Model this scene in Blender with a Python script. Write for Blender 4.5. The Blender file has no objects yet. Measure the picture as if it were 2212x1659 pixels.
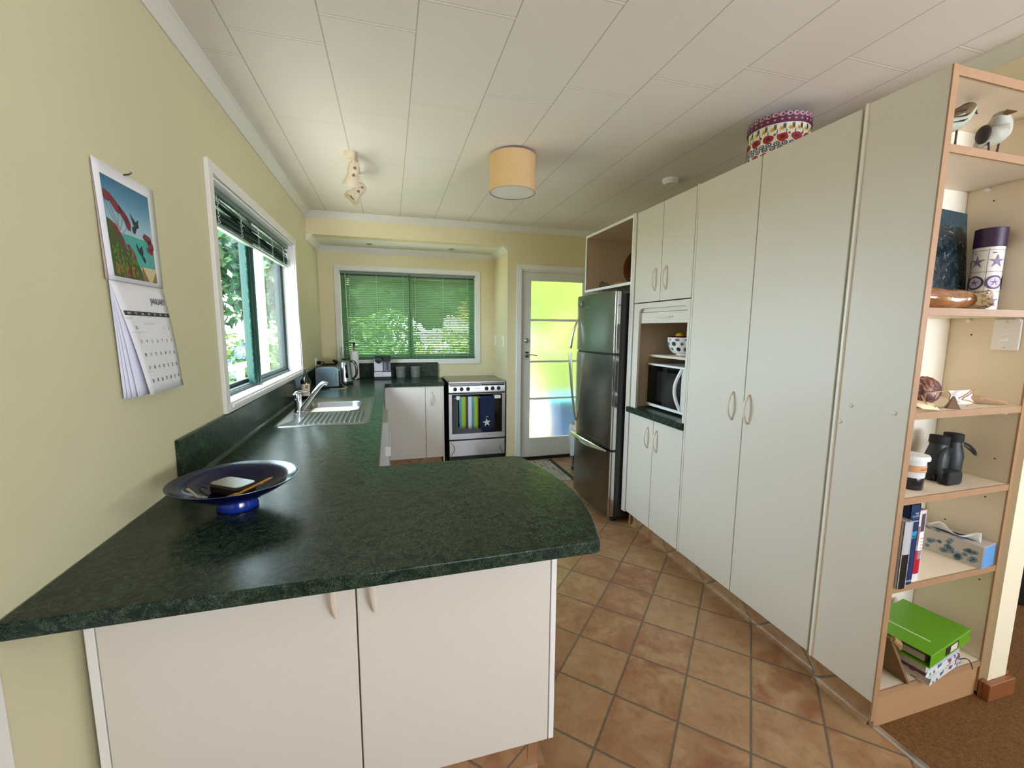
import bpy, bmesh, math, random
from mathutils import Vector, Matrix
random.seed(7)
PI = math.pi
SC = bpy.context.scene
COL = SC.collection

# ------------------------------------------------------------------ camera
CAM = (0.7076, 0.0, 1.4288)
YAW, PIT, ROL = 0.2772, -0.1275, 0.0070
F_ = Vector((math.sin(YAW)*math.cos(PIT), math.cos(YAW)*math.cos(PIT), math.sin(PIT)))
R_ = Vector((math.cos(YAW), -math.sin(YAW), 0)); U_ = R_.cross(F_)
R2 = R_*math.cos(ROL)+U_*math.sin(ROL); U2 = -R_*math.sin(ROL)+U_*math.cos(ROL)
cd = bpy.data.cameras.new('camera'); cam = bpy.data.objects.new('camera', cd); COL.objects.link(cam)
cd.sensor_width = 36.0; cd.lens = 921.9/2212*36.0; cd.clip_start = 0.02
M = Matrix((R2, U2, -F_)).transposed().to_4x4(); M.translation = Vector(CAM); cam.matrix_world = M
SC.camera = cam

# ------------------------------------------------------------------ world, sun, daylight, exposure
SC.view_settings.view_transform = 'Standard'; SC.view_settings.look = 'None'
SC.view_settings.gamma = 1.0; SC.view_settings.use_curve_mapping = False
SC.view_settings.exposure = 0.40
w = bpy.data.worlds.new('sky'); SC.world = w; w.use_nodes = True
wn = w.node_tree.nodes; wl = w.node_tree.links; wn.clear()
wo = wn.new('ShaderNodeOutputWorld'); wb = wn.new('ShaderNodeBackground')
wb.inputs[0].default_value = (0.72, 0.85, 1.0, 1); wb.inputs[1].default_value = 15.5
wl.new(wb.outputs[0], wo.inputs[0])
def light(name, typ, loc, direction, energy, color=(1, 1, 1), sx=1, sy=1, portal=False, spread=None):
    d = bpy.data.lights.new(name, typ); d.energy = energy; d.color = color
    if typ == 'AREA':
        d.shape = 'RECTANGLE'; d.size = sx; d.size_y = sy
        if portal: d.cycles.is_portal = True
        if spread: d.spread = spread
    o = bpy.data.objects.new(name, d); COL.objects.link(o); o.location = loc
    o.rotation_euler = Vector(direction).to_track_quat('-Z', 'Y').to_euler()
    return o
sun = light('sun', 'SUN', (3, -6, 9), (-0.02, 0.42, -0.85), 15.0, (1.0, 0.95, 0.84)); sun.data.angle = 0.01
# one added fill lamp, then portals that guide sky light through the windows
# fill lamp added inside the unseen living end to brighten the kitchen ceiling
light('added_ceiling_fill', 'AREA', (4.0, -3.05, 1.35), (-0.36, 0.74, 0.57), 62, (0.98, 0.91, 1.0), 2.5, 1.0, spread=math.radians(110))
for nm, loc, dr, sx, sy in (('portal_living_window', (3.2, -3.28, 1.45), (0, 1, 0), 1.9, 1.0), 
                            ('portal_dining_window', (6.25, 0.1, 1.55), (-1, 0, 0), 0.8, 0.7), ('portal_sink_window', (-0.16, 2.94, 1.56), (1, 0, 0), 1.6, 1.0),
                            ('portal_bay_window', (0.94, 5.14, 1.56), (0, -1, 0), 1.5, 1.0)):
    light(nm, 'AREA', loc, dr, 1, (1, 1, 1), sx, sy, portal=True)
cy = SC.cycles
cy.max_bounces = 9; cy.diffuse_bounces = 5; cy.glossy_bounces = 4; cy.transmission_bounces = 6; cy.transparent_max_bounces = 12
cy.caustics_reflective = False; cy.caustics_refractive = False
cy.sample_clamp_indirect = 6.0

# ------------------------------------------------------------------ materials
def lin(h):
    if isinstance(h, str):
        h = h.lstrip('#'); c = [int(h[i:i+2], 16)/255 for i in (0, 2, 4)]
        return tuple(x/12.92 if x <= 0.04045 else ((x+0.055)/1.055)**2.4 for x in c)
    return h
class NT:
    def __init__(s, name):
        s.m = bpy.data.materials.new(name); s.m.use_nodes = True
        s.n = s.m.node_tree.nodes; s.l = s.m.node_tree.links
        s.b = s.n['Principled BSDF']; s.out = s.n['Material Output']
    def new(s, t, **k):
        x = s.n.new(t)
        for a, b in k.items(): setattr(x, a, b)
        return x
    def set(s, sock, v):
        if hasattr(v, 'is_linked') or isinstance(v, bpy.types.NodeSocket): s.l.new(v, sock)
        else: sock.default_value = v
    def math(s, op, a, b=0.0, c=0.0):
        x = s.new('ShaderNodeMath', operation=op)
        s.set(x.inputs[0], a); s.set(x.inputs[1], b)
        if op in ('SMOOTH_MIN', 'MULTIPLY_ADD', 'COMPARE'): s.set(x.inputs[2], c)
        return x.outputs[0]
    def mix(s, f, a, b):
        x = s.new('ShaderNodeMix', data_type='RGBA'); s.set(x.inputs[0], f)
        for i, v in ((6, a), (7, b)):
            s.set(x.inputs[i], v if isinstance(v, bpy.types.NodeSocket) else (*lin(v), 1))
        return x.outputs[2]
    def pos(s):
        g = s.new('ShaderNodeNewGeometry'); return g.outputs['Position']
    def sep(s, v):
        x = s.new('ShaderNodeSeparateXYZ'); s.l.new(v, x.inputs[0]); return x.outputs
    def comb(s, a, b, c=0.0):
        x = s.new('ShaderNodeCombineXYZ')
        for i, v in enumerate((a, b, c)): s.set(x.inputs[i], v)
        return x.outputs[0]
    def noise(s, scale, detail=3, rough=0.5, vec=None, dist=0.0):
        x = s.new('ShaderNodeTexNoise'); x.inputs['Scale'].default_value = scale
        x.inputs['Detail'].default_value = detail; x.inputs['Roughness'].default_value = rough
        x.inputs['Distortion'].default_value = dist
        if vec is None:
            t = s.new('ShaderNodeTexCoord'); vec = t.outputs['Object']
        s.l.new(vec, x.inputs['Vector']); return x.outputs['Fac']
    def ramp(s, f, stops):
        x = s.new('ShaderNodeValToRGB'); s.l.new(f, x.inputs[0]); e = x.color_ramp.elements
        while len(e) < len(stops): e.new(0.5)
        for i, (p, c) in enumerate(stops): e[i].position = p; e[i].color = (*lin(c), 1)
        return x.outputs[0]
    def bump(s, h, strength=0.3, dist=0.002):
        x = s.new('ShaderNodeBump'); x.inputs['Strength'].default_value = strength
        x.inputs['Distance'].default_value = dist; s.l.new(h, x.inputs['Height'])
        s.l.new(x.outputs[0], s.b.inputs['Normal'])
    def P(s, **k):
        for a, v in k.items():
            nm = {'color': 'Base Color', 'rough': 'Roughness', 'metal': 'Metallic', 'ior': 'IOR', 'trans': 'Transmission Weight',
                  'spec': 'Specular IOR Level', 'coat': 'Coat Weight', 'sub': 'Subsurface Weight', 'alpha': 'Alpha', 'aniso': 'Anisotropic'}[a]
            if a == 'color' and not isinstance(v, bpy.types.NodeSocket): v = (*lin(v), 1)
            s.set(s.b.inputs[nm], v)
        return s
_mc = {}
def mat(color, rough=0.5, metal=0.0, var=0.0, vscale=30, bump=0.0, bscale=200, **k):
    key = (color, rough, metal, var, vscale, bump, bscale, tuple(k.items()))
    if key in _mc: return _mc[key]
    t = NT('m_%s' % str(color).strip('#')); t.P(color=color, rough=rough, metal=metal, **k)
    if var:
        c = lin(color); f = t.noise(vscale, 4)
        t.P(color=t.mix(f, tuple(max(0, x*(1-var)) for x in c), tuple(min(1, x*(1+var)) for x in c)))
    if bump: t.bump(t.noise(bscale, 4), bump, 0.001)
    _mc[key] = t.m; return t.m

M_WALL = mat('#d2cda6', 0.75, var=0.03, vscale=3, bump=0.12, bscale=260)  # same cream paint as the back walls, darkened to imitate dimmer light
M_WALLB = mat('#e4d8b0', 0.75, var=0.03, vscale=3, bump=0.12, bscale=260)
M_TRIM = mat('#e6e4dc', 0.4)
M_CEILPLAIN = mat('#f2efe8', 0.6)
M_LAM = mat('#ddd7cc', 0.42, var=0.015, vscale=60, bump=0.08, bscale=500)
M_LAMIN = mat('#e6d8c2', 0.5, var=0.015, vscale=60)
M_HANDLE = mat('#e3d6c3', 0.35)
M_TIMBER = mat('#a5825f', 0.5, var=0.15, vscale=25)
M_CREAM = mat('#efe8d2', 0.5)
M_GREENAL = mat('#104538', 0.45)
M_GREENDK = mat('#0d211e', 0.5)
M_WHITE = mat('#f0efec', 0.4)
M_WHITEGLOSS = mat('#f1f1ee', 0.2)
M_BLACK = mat('#0a0a0b', 0.35)
M_BLACKGLOSS = mat('#050506', 0.06)
M_RUBBER = mat('#111112', 0.75)
M_STEEL = mat('#b9bab8', 0.28, 1.0)
M_CHROME = mat('#d9dcde', 0.08, 1.0)
M_DKSTEEL = mat('#747672', 0.25, 1.0)
M_PAPER = mat('#e9e9ea', 0.7)
M_INK = mat('#2c2c30', 0.7)
M_INKLT = mat('#8b8b90', 0.7)

def m_ceiling():
    t = NT('ceiling_planks'); x, y, z = t.sep(t.pos())[:3]
    u = t.math('DIVIDE', t.math('SUBTRACT', x, 0.187), 0.3195)
    i = t.math('FLOOR', u); fu = t.math('FRACT', t.math('ADD', u, 20.0))
    du = t.math('MINIMUM', fu, t.math('SUBTRACT', 1.0, fu))
    seam = t.math('LESS_THAN', du, 0.0075)
    v = t.math('DIVIDE', t.math('ADD', t.math('SUBTRACT', y, 1.85), t.math('MULTIPLY', i, 0.163)), 0.652)
    fv = t.math('FRACT', t.math('ADD', v, 20.0)); dv = t.math('MINIMUM', fv, t.math('SUBTRACT', 1.0, fv))
    joint = t.math('LESS_THAN', dv, 0.0052)
    dark = t.math('LESS_THAN', t.math('ABSOLUTE', t.math('SUBTRACT', dv, 0.0082)), 0.003)
    base = t.mix(t.noise(2.0, 2, vec=t.pos()), '#ece5dd', '#f0eae3')
    c = t.mix(t.math('MULTIPLY', seam, 0.55), base, '#8d8270')
    c = t.mix(t.math('MULTIPLY', dark, 0.30), c, '#8d8270')
    c = t.mix(t.math('MULTIPLY', joint, 0.9), c, '#fbf7ee')
    t.P(color=c, rough=0.55); t.bump(t.noise(300, 3, vec=t.pos()), 0.08, 0.001); return t.m
M_CEIL = m_ceiling()

def m_tiles(ax=0.0, ay=0.0, name='terracotta_tiles'):
    t = NT(name); x, y, z = t.sep(t.pos())[:3]
    x = t.math('MULTIPLY_ADD', z, ax, x); y = t.math('MULTIPLY_ADD', z, ay, y)
    p = t.comb(x, y, 0.0)
    wob = t.math('MULTIPLY', t.math('SUBTRACT', t.noise(60, 2, vec=p), 0.5), 0.02)
    u = t.math('ADD', t.math('DIVIDE', t.math('SUBTRACT', t.math('MULTIPLY', t.math('ADD', x, y), 0.70711), 1.776), 0.2476), wob)
    v = t.math('ADD', t.math('DIVIDE', t.math('SUBTRACT', t.math('MULTIPLY', t.math('SUBTRACT', x, y), 0.70711), 0.124), 0.2353), wob)
    def edge(a):
        f = t.math('FRACT', t.math('ADD', a, 50.0)); return t.math('MINIMUM', f, t.math('SUBTRACT', 1.0, f))
    e = t.math('MINIMUM', edge(u), edge(v))
    cell = t.comb(t.math('FLOOR', u), t.math('FLOOR', v), 0.0)
    wn_ = t.new('ShaderNodeTexWhiteNoise', noise_dimensions='2D'); t.l.new(cell, wn_.inputs['Vector'])
    tile = t.ramp(wn_.outputs['Value'], [(0.0, '#8c5c3e'), (0.35, '#976b4b'), (0.65, '#a17d58'), (1.0, '#8f6040')])
    off = t.new('ShaderNodeVectorMath', operation='ADD'); t.l.new(p, off.inputs[0])
    sc = t.new('ShaderNodeVectorMath', operation='SCALE'); t.l.new(wn_.outputs['Color'], sc.inputs[0]); sc.inputs[3].default_value = 9.0
    t.l.new(sc.outputs[0], off.inputs[1])
    mot = t.noise(9, 5, 0.6, vec=off.outputs[0], dist=0.6)
    c = t.mix(t.ramp(mot, [(0.38, (0, 0, 0)), (0.66, (1, 1, 1))]), tile, '#ab8b66')
    mot2 = t.noise(16, 5, 0.65, vec=off.outputs[0], dist=1.0)
    c = t.mix(t.math('MULTIPLY', t.ramp(mot2, [(0.5, (0, 0, 0)), (0.75, (1, 1, 1))]), 0.45), c, '#744529')
    g = t.math('LESS_THAN', e, 0.013)
    c = t.mix(g, c, '#6f6050')
    g2 = t.math('LESS_THAN', t.math('ABSOLUTE', t.math('SUBTRACT', e, 0.015)), 0.003)
    c = t.mix(t.math('MULTIPLY', g2, 0.7), c, '#4b3a2b')
    t.P(color=c, rough=0.36, spec=0.4)
    h = t.math('ADD', t.math('MULTIPLY', t.math('MINIMUM', e, 0.03), 30.0), t.math('MULTIPLY', mot2, 0.3))
    t.bump(h, 0.35, 0.002); return t.m
M_TILE = m_tiles(); M_TILE_X = m_tiles(1.0, 0.0, 'cove_tiles_x'); M_TILE_Y = m_tiles(0.0, 1.0, 'cove_tiles_y')

def m_carpet():
    t = NT('carpet'); f = t.noise(140, 4, 0.7, vec=t.pos()); g = t.noise(5, 3, vec=t.pos())
    c = t.mix(t.ramp(f, [(0.35, (0, 0, 0)), (0.65, (1, 1, 1))]), '#5e4228', '#86623c')
    c = t.mix(t.math('MULTIPLY', g, 0.35), c, '#6e4a26'); t.P(color=c, rough=0.95, spec=0.1); t.bump(f, 0.6, 0.004); return t.m
M_CARPET = m_carpet()

def m_counter():
    t = NT('green_marble_laminate'); p = t.pos()
    a = t.noise(26, 6, 0.62, vec=p, dist=1.6); b = t.noise(95, 5, 0.62, vec=p, dist=2.6); d = t.noise(11, 4, 0.6, vec=p, dist=1.0)
    base = t.mix(t.ramp(d, [(0.35, (0, 0, 0)), (0.7, (1, 1, 1))]), '#0c1b17', '#1b2b22')
    base = t.mix(t.math('MULTIPLY', t.ramp(a, [(0.45, (0, 0, 0)), (0.7, (1, 1, 1))]), 0.50), base, '#2a3d30')
    def vein(n, wd):
        return t.math('SUBTRACT', 1.0, t.math('MINIMUM', t.math('DIVIDE', t.math('ABSOLUTE', t.math('SUBTRACT', n, 0.5)), wd), 1.0))
    v = t.math('MULTIPLY', vein(b, 0.030), t.ramp(a, [(0.36, (0.12, 0.12, 0.12)), (0.56, (1, 1, 1))]))
    c = t.mix(t.math('MULTIPLY', v, 0.62), base, '#7d9176')
    t.P(color=c, rough=0.25, spec=0.2); return t.m
M_COUNTER = m_counter()

def m_glass(tint=(0.93, 0.97, 0.95), refl=1.0):
    t = NT('clear_glass'); t.n.remove(t.b)
    tr = t.new('ShaderNodeBsdfTransparent'); tr.inputs[0].default_value = (*tint, 1)
    gl = t.new('ShaderNodeBsdfGlossy'); gl.inputs[1].default_value = 0.02
    g = t.new('ShaderNodeNewGeometry'); dt = t.new('ShaderNodeVectorMath', operation='DOT_PRODUCT'); t.l.new(g.outputs['Normal'], dt.inputs[0]); t.l.new(g.outputs['Incoming'], dt.inputs[1])
    fr = t.math('MULTIPLY_ADD', t.math('POWER', t.math('SUBTRACT', 1.0, t.math('ABSOLUTE', dt.outputs['Value'])), 5.0), 0.5, 0.03)
    mx = t.new('ShaderNodeMixShader'); t.l.new(t.math('MULTIPLY', fr, refl), mx.inputs[0])
    t.l.new(tr.outputs[0], mx.inputs[1]); t.l.new(gl.outputs[0], mx.inputs[2]); t.l.new(mx.outputs[0], t.out.inputs[0])
    return t.m
M_GLASS = m_glass()
def m_frost():
    t = NT('patterned_obscure_glass'); t.P(color=(0.90, 0.96, 0.74), rough=0.24, trans=1.0, ior=1.45)
    wv = t.new('ShaderNodeTexVoronoi'); wv.inputs['Scale'].default_value = 130; t.l.new(t.pos(), wv.inputs['Vector'])
    t.bump(wv.outputs['Distance'], 0.16, 0.003); return t.m
M_FROST = m_frost()

def m_leaf(cols, trans=0.45, name='leaves'):
    t = NT(name); g = t.new('ShaderNodeNewGeometry')
    n = len(cols); c = t.ramp(g.outputs['Random Per Island'], [(i/(n-1), k) for i, k in enumerate(cols)])
    t.P(color=c, rough=0.45, spec=0.4)
    tl = t.new('ShaderNodeBsdfTranslucent'); t.l.new(c, tl.inputs[0])
    mx = t.new('ShaderNodeMixShader'); mx.inputs[0].default_value = trans
    t.l.new(t.b.outputs[0], mx.inputs[1]); t.l.new(tl.outputs[0], mx.inputs[2]); t.l.new(mx.outputs[0], t.out.inputs[0])
    return t.m

def m_steel(name, c, rough, axis='z'):
    t = NT(name); x, y, z = t.sep(t.pos())[:3]
    p = t.comb(t.math('MULTIPLY', x, 3.0 if axis == 'z' else 260.0), t.math('MULTIPLY', y, 3.0 if axis == 'z' else 260.0), t.math('MULTIPLY', z, 260.0 if axis == 'z' else 3.0))
    f = t.noise(1.0, 3, vec=p); t.P(color=c, metal=1.0, rough=t.math('MULTIPLY_ADD', f, 0.14, rough-0.07)); return t.m
M_BRUSHED = m_steel('brushed_steel', '#c3c4c4', 0.3)
M_FRIDGE = m_steel('fridge_steel', '#8b8c86', 0.24)

# ------------------------------------------------------------------ mesh builder
class MB:
    def __init__(s): s.b = bmesh.new(); s.mi = 0; s.T = None
    def v(s, p):
        p = Vector(p)
        if s.T is not None: p = s.T @ p
        return s.b.verts.new(p)
    def f(s, vs):
        try:
            x = s.b.faces.new(vs); x.material_index = s.mi; return x
        except ValueError: return None
    def m(s, i): s.mi = i; return s
    def box(s, x0, x1, y0, y1, z0, z1):
        q = [s.v(p) for p in ((x0, y0, z0), (x1, y0, z0), (x1, y1, z0), (x0, y1, z0), (x0, y0, z1), (x1, y0, z1), (x1, y1, z1), (x0, y1, z1))]
        for i in ((0, 3, 2, 1), (4, 5, 6, 7), (0, 1, 5, 4), (1, 2, 6, 5), (2, 3, 7, 6), (3, 0, 4, 7)): s.f([q[j] for j in i])
        return s
    def prism(s, pts, axis, a, b):
        """polygon pts in the two other axes (in xyz order) extruded along axis from a to b"""
        def mk(p, t):
            if axis == 'x': return (t, p[0], p[1])
            if axis == 'y': return (p[0], t, p[1])
            return (p[0], p[1], t)
        A = [s.v(mk(p, a)) for p in pts]; B = [s.v(mk(p, b)) for p in pts]; n = len(pts)
        s.f(A[::-1]); s.f(B)
        for i in range(n): s.f([A[i], A[(i+1) % n], B[(i+1) % n], B[i]])
        return s
    def ring(s, c, ax, r, n, ry=None):
        ax = Vector(ax).normalized(); u = ax.orthogonal().normalized()
        if abs(ax.z) > 0.999: u = Vector((1, 0, 0))
        w_ = ax.cross(u); ry = r if ry is None else ry
        return [s.v(Vector(c)+u*r*math.cos(2*PI*i/n)+w_*ry*math.sin(2*PI*i/n)) for i in range(n)]
    def bridge(s, A, B):
        n = len(A)
        for i in range(n): s.f([A[i], A[(i+1) % n], B[(i+1) % n], B[i]])
    def cyl(s, p0, p1, r0, r1=None, n=20, caps=True):
        r1 = r0 if r1 is None else r1; d = Vector(p1)-Vector(p0)
        A = s.ring(p0, d, r0, n); B = s.ring(p1, d, r1, n); s.bridge(A, B)
        if caps: s.f(A[::-1]); s.f(B)
        return s
    def lathe(s, prof, c=(0, 0, 0), n=32, ax=(0, 0, 1), caps=True):
        """prof = (r, h) pairs along ax"""
        ax = Vector(ax).normalized(); R = []
        for r, h in prof: R.append(s.ring(Vector(c)+ax*h, ax, max(r, 1e-4), n))
        for a, b in zip(R, R[1:]): s.bridge(a, b)
        if caps: s.f(R[0][::-1]); s.f(R[-1])
        return s
    def tube(s, pts, r, n=10, caps=True, flat=1.0):
        pts = [Vector(p) for p in pts]; R = []; N = len(pts); prev = None
        if 4 <= N <= 12:   # smooth the path through its points
            rr_ = list(r) if isinstance(r, (list, tuple)) else [r]*N; q, rq = [], []
            for i in range(N-1):
                a, b, c, d = pts[max(i-1, 0)], pts[i], pts[i+1], pts[min(i+2, N-1)]
                for k in range(4):
                    t = k/4; q.append(0.5*((2*b)+(c-a)*t+(2*a-5*b+4*c-d)*t*t+(3*b-a-3*c+d)*t**3)); rq.append(rr_[i]+(rr_[i+1]-rr_[i])*t)
            q.append(pts[-1]); rq.append(rr_[-1]); pts, r, N = q, rq, len(q)
        for i, p in enumerate(pts):
            d = (pts[min(i+1, N-1)]-pts[max(i-1, 0)]).normalized()
            if prev is None: u = d.orthogonal().normalized()
            else: u = (prev-d*prev.dot(d)).normalized()
            prev = u; w_ = d.cross(u); rr = r[i] if isinstance(r, (list, tuple)) else r
            R.append([s.v(p+u*rr*math.cos(2*PI*k/n)+w_*rr*flat*math.sin(2*PI*k/n)) for k in range(n)])
        for a, b in zip(R, R[1:]): s.bridge(a, b)
        if caps: s.f(R[0][::-1]); s.f(R[-1])
        return s
    def ell(s, c, rx, ry, rz, n=16, m=10):
        c = Vector(c); R = []
        for j in range(1, m):
            a = PI*j/m; R.append([s.v(c+Vector((rx*math.sin(a)*math.cos(2*PI*i/n), ry*math.sin(a)*math.sin(2*PI*i/n), -rz*math.cos(a)))) for i in range(n)])
        for a, b in zip(R, R[1:]): s.bridge(a, b)
        t = s.v(c-Vector((0, 0, rz))); k = s.v(c+Vector((0, 0, rz)))
        for i in range(n): s.f([R[0][(i+1) % n], R[0][i], t]); s.f([R[-1][i], R[-1][(i+1) % n], k])
        return s
    def quad(s, *p): s.f([s.v(q) for q in p]); return s
    def poly(s, pts): s.f([s.v(q) for q in pts]); return s
    def disc(s, c, ax, r, n=16, ry=None): s.f(s.ring(c, ax, r, n, ry)); return s
    def surf(s, rows):
        R = [[s.v(p) for p in r] for r in rows]
        for a, b in zip(R, R[1:]):
            for i in range(len(a)-1): s.f([a[i], a[i+1], b[i+1], b[i]])
        return s
    def text(s, txt, size, o, xd, yd, align='CENTER', bold=0.0):
        cu = bpy.data.curves.new('t', 'FONT'); cu.body = txt; cu.size = size; cu.align_x = align; cu.offset = bold; cu.resolution_u = 3
        ob = bpy.data.objects.new('t', cu); me = bpy.data.meshes.new_from_object(ob)
        xd = Vector(xd).normalized(); yd = Vector(yd).normalized(); o = Vector(o)
        vs = [s.v(o+xd*q.co.x+yd*q.co.y) for q in me.vertices]
        for p in me.polygons: s.f([vs[i] for i in p.vertices])
        bpy.data.objects.remove(ob); bpy.data.curves.remove(cu); bpy.data.meshes.remove(me); return s
    def each(s, name, mats, parent=None, **k):
        """every separate piece becomes a part of its own"""
        seen = set(); out = []
        for f in s.b.faces[:]:
            if f in seen: continue
            st = [f]; isl = []
            seen.add(f)
            while st:
                g = st.pop(); isl.append(g)
                for v in g.verts:
                    for h in v.link_faces:
                        if h not in seen: seen.add(h); st.append(h)
            m = MB(); vm = {}
            for g in isl:
                for v in g.verts:
                    if v not in vm: vm[v] = m.b.verts.new(v.co)
                m.b.faces.new([vm[v] for v in g.verts]).material_index = g.material_index
            out.append(m.build(name, mats, parent, **k))
        s.b.free(); return out
    def build(s, name, mats, parent=None, bev=0.0, seg=2, ang=35, world=True, solid=0.0, sub=0, normals=True):
        if normals: bmesh.ops.recalc_face_normals(s.b, faces=s.b.faces[:])
        if parent is None: # origin at the base of its own shape
            xs = [v.co for v in s.b.verts]; o = Vector(((min(v.x for v in xs)+max(v.x for v in xs))/2, (min(v.y for v in xs)+max(v.y for v in xs))/2, min(v.z for v in xs)))
        else: o = WL[parent.name] if world else Vector((0, 0, 0))
        bmesh.ops.translate(s.b, verts=s.b.verts[:], vec=-o)
        me = bpy.data.meshes.new(name); s.b.to_mesh(me); s.b.free()
        ob = bpy.data.objects.new(name, me); COL.objects.link(ob)
        for mm in (mats if isinstance(mats, (list, tuple)) else [mats]): me.materials.append(mm)
        for p in me.polygons: p.use_smooth = True
        me.set_sharp_from_angle(angle=math.radians(ang))
        if parent is None: ob.location = o; WL[ob.name] = o
        else: ob.parent = parent; WL[ob.name] = WL[parent.name]
        if solid:
            k = ob.modifiers.new('solid', 'SOLIDIFY'); k.thickness = solid; k.offset = 0
        if bev:
            k = ob.modifiers.new('bevel', 'BEVEL'); k.width = bev; k.segments = seg; k.limit_method = 'ANGLE'; k.angle_limit = math.radians(40); k.harden_normals = True
        if sub:
            k = ob.modifiers.new('sub', 'SUBSURF'); k.levels = sub; k.render_levels = sub
        return ob
WL = {}
def thing(name, label, cat, loc=(0, 0, 0), rz=0.0, group=None, kind=None):
    o = bpy.data.objects.new(name, None); COL.objects.link(o); o.location = loc; o.rotation_euler.z = rz
    o.empty_display_size = 0.1; WL[o.name] = Vector(loc)
    if label: o['label'] = label
    if cat: o['category'] = cat
    if group: o['group'] = group
    if kind: o['kind'] = kind
    return o
def tag(o, label, cat, group=None, kind=None):
    o['label'] = label; o['category'] = cat
    if group: o['group'] = group
    if kind: o['kind'] = kind
    return o
def struct(o): o['kind'] = 'structure'; return o
def dup(root, loc, label=None, rz=None):
    r = root.copy(); COL.objects.link(r); r.location = loc; WL[r.name] = Vector(loc)
    if rz is not None: r.rotation_euler.z = rz
    if label: r['label'] = label
    for ch in list(root.children):
        c = ch.copy(); COL.objects.link(c); c.parent = r; WL[c.name] = Vector(loc)
        for g in list(ch.children):
            d = g.copy(); COL.objects.link(d); d.parent = c; WL[d.name] = Vector(loc)
    return r
def slab_with_holes(axis, a, b, u0, u1, z0, z1, holes):
    """wall slab: normal axis from a to b, spanning u0..u1 and z0..z1, rectangular holes (u0,u1,z0,z1)"""
    mb = MB(); us = sorted({u0, u1, *[h[0] for h in holes], *[h[1] for h in holes]}); zs = sorted({z0, z1, *[h[2] for h in holes], *[h[3] for h in holes]})
    def inh(u, z): return any(h[0] < u < h[1] and h[2] < z < h[3] for h in holes)
    nu, nz = len(us)-1, len(zs)-1
    solid = [[not inh((us[i]+us[i+1])/2, (zs[j]+zs[j+1])/2) for j in range(nz)] for i in range(nu)]
    vc = {}
    def V(i, j, k):
        if (i, j, k) not in vc:
            t = b if k else a; vc[(i, j, k)] = mb.v((t, us[i], zs[j]) if axis == 'x' else (us[i], t, zs[j]))
        return vc[(i, j, k)]
    for i in range(nu):
        for j in range(nz):
            if not solid[i][j]: continue
            for k in (0, 1): mb.f([V(i, j, k), V(i+1, j, k), V(i+1, j+1, k), V(i, j+1, k)])
            for di, dj, e in ((-1, 0, ((i, j), (i, j+1))), (1, 0, ((i+1, j), (i+1, j+1))), (0, -1, ((i, j), (i+1, j))), (0, 1, ((i, j+1), (i+1, j+1)))):
                ni, nj = i+di, j+dj
                if not (0 <= ni < nu and 0 <= nj < nz and solid[ni][nj]):
                    mb.f([V(*e[0], 0), V(*e[1], 0), V(*e[1], 1), V(*e[0], 1)])
    return mb
def frame_rect(mb, axis, a, b, u0, u1, z0, z1, wd, wz=None, top=True, bottom=True):
    """rectangular frame of members wd wide, outer size u0..u1 x z0..z1, mitred"""
    wz = wd if wz is None else wz
    def mk(p, t): return (t, p[0], p[1]) if axis == 'x' else (p[0], t, p[1])
    O = [(u0, z0), (u1, z0), (u1, z1), (u0, z1)]; zi0 = z0+wz if bottom else z0; zi1 = z1-wz if top else z1
    I = [(u0+wd, zi0), (u1-wd, zi0), (u1-wd, zi1), (u0+wd, zi1)]
    for k in range(4):
        if k == 0 and not bottom: continue
        if k == 2 and not top: continue
        l = (k+1) % 4; P = [O[k], O[l], I[l], I[k]]
        A = [mb.v(mk(p, a)) for p in P]; B = [mb.v(mk(p, b)) for p in P]
        mb.f(A); mb.f(B[::-1])
        for i in range(4): mb.f([A[i], A[(i+1) % 4], B[(i+1) % 4], B[i]])
    return mb
H = 2.469; YW = 4.344; YB = 4.954; ZB = 2.272; C = 0.892; XR = 2.330; XB = 1.889
#SETTING
# ------------------------------------------------------------------ the room
def S(mb, name, mats, **k): return struct(mb.build(name, mats, **k))
S(MB().box(-0.12, 2.366, -3.2, 0.985, -0.06, 0).box(-0.12, 3.0, 0.985, YW+0.12, -0.06, 0).box(-0.12, XB+0.11, YW+0.12, YB+0.12, -0.06, 0), 'floor', M_TILE)
S(MB().box(2.366, 6.2, -3.2, 0.985, -0.06, 0.004).box(3.0, 6.2, 0.985, 4.4, -0.06, 0.004), 'floor_carpet', M_CARPET)
S(MB().prism([(2.357, 0), (2.381, 0), (2.377, 0.008), (2.361, 0.008)], 'y', -3.2, 0.98), 'trim_1', mat('#c9c4ba', 0.25, 1.0))
S(MB().box(-0.12, 6.3, -3.3, YB+0.12, H, H+0.08), 'ceiling', M_CEIL)
S(MB().box(-0.24, 6.7, -4.9, YB+0.5, H+0.1, H+0.16), 'roof_sun_block', mat('#8c8a84', 0.7))  # unseen slab, rear eave lengthened to keep sun out of the living window
W1 = (2.148, 3.745, 1.072, 2.062); W2 = (0.203, 1.673, 1.077, 2.043)
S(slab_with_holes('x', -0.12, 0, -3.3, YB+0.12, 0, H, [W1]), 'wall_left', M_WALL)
S(slab_with_holes('y', YB, YB+0.12, 0, XB+0.11, 0, ZB+0.1, [W2]), 'wall_bay', M_WALLB)
DX0, DX1, DZ = 2.042, 2.842, 2.025
S(slab_with_holes('y', YW, YW+0.12, XB, 6.3, 0, H, [(DX0-0.012, DX1+0.012, 0, DZ+0.012)]), 'wall_back', M_WALLB)
S(MB().box(XB, XB+0.11, YW+0.12, YB, 0, ZB+0.1), 'wall_bay_side', M_WALLB)
S(MB().box(0, XB, YW, YW+0.12, ZB, H), 'wall_bulkhead', M_WALLB)
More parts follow.
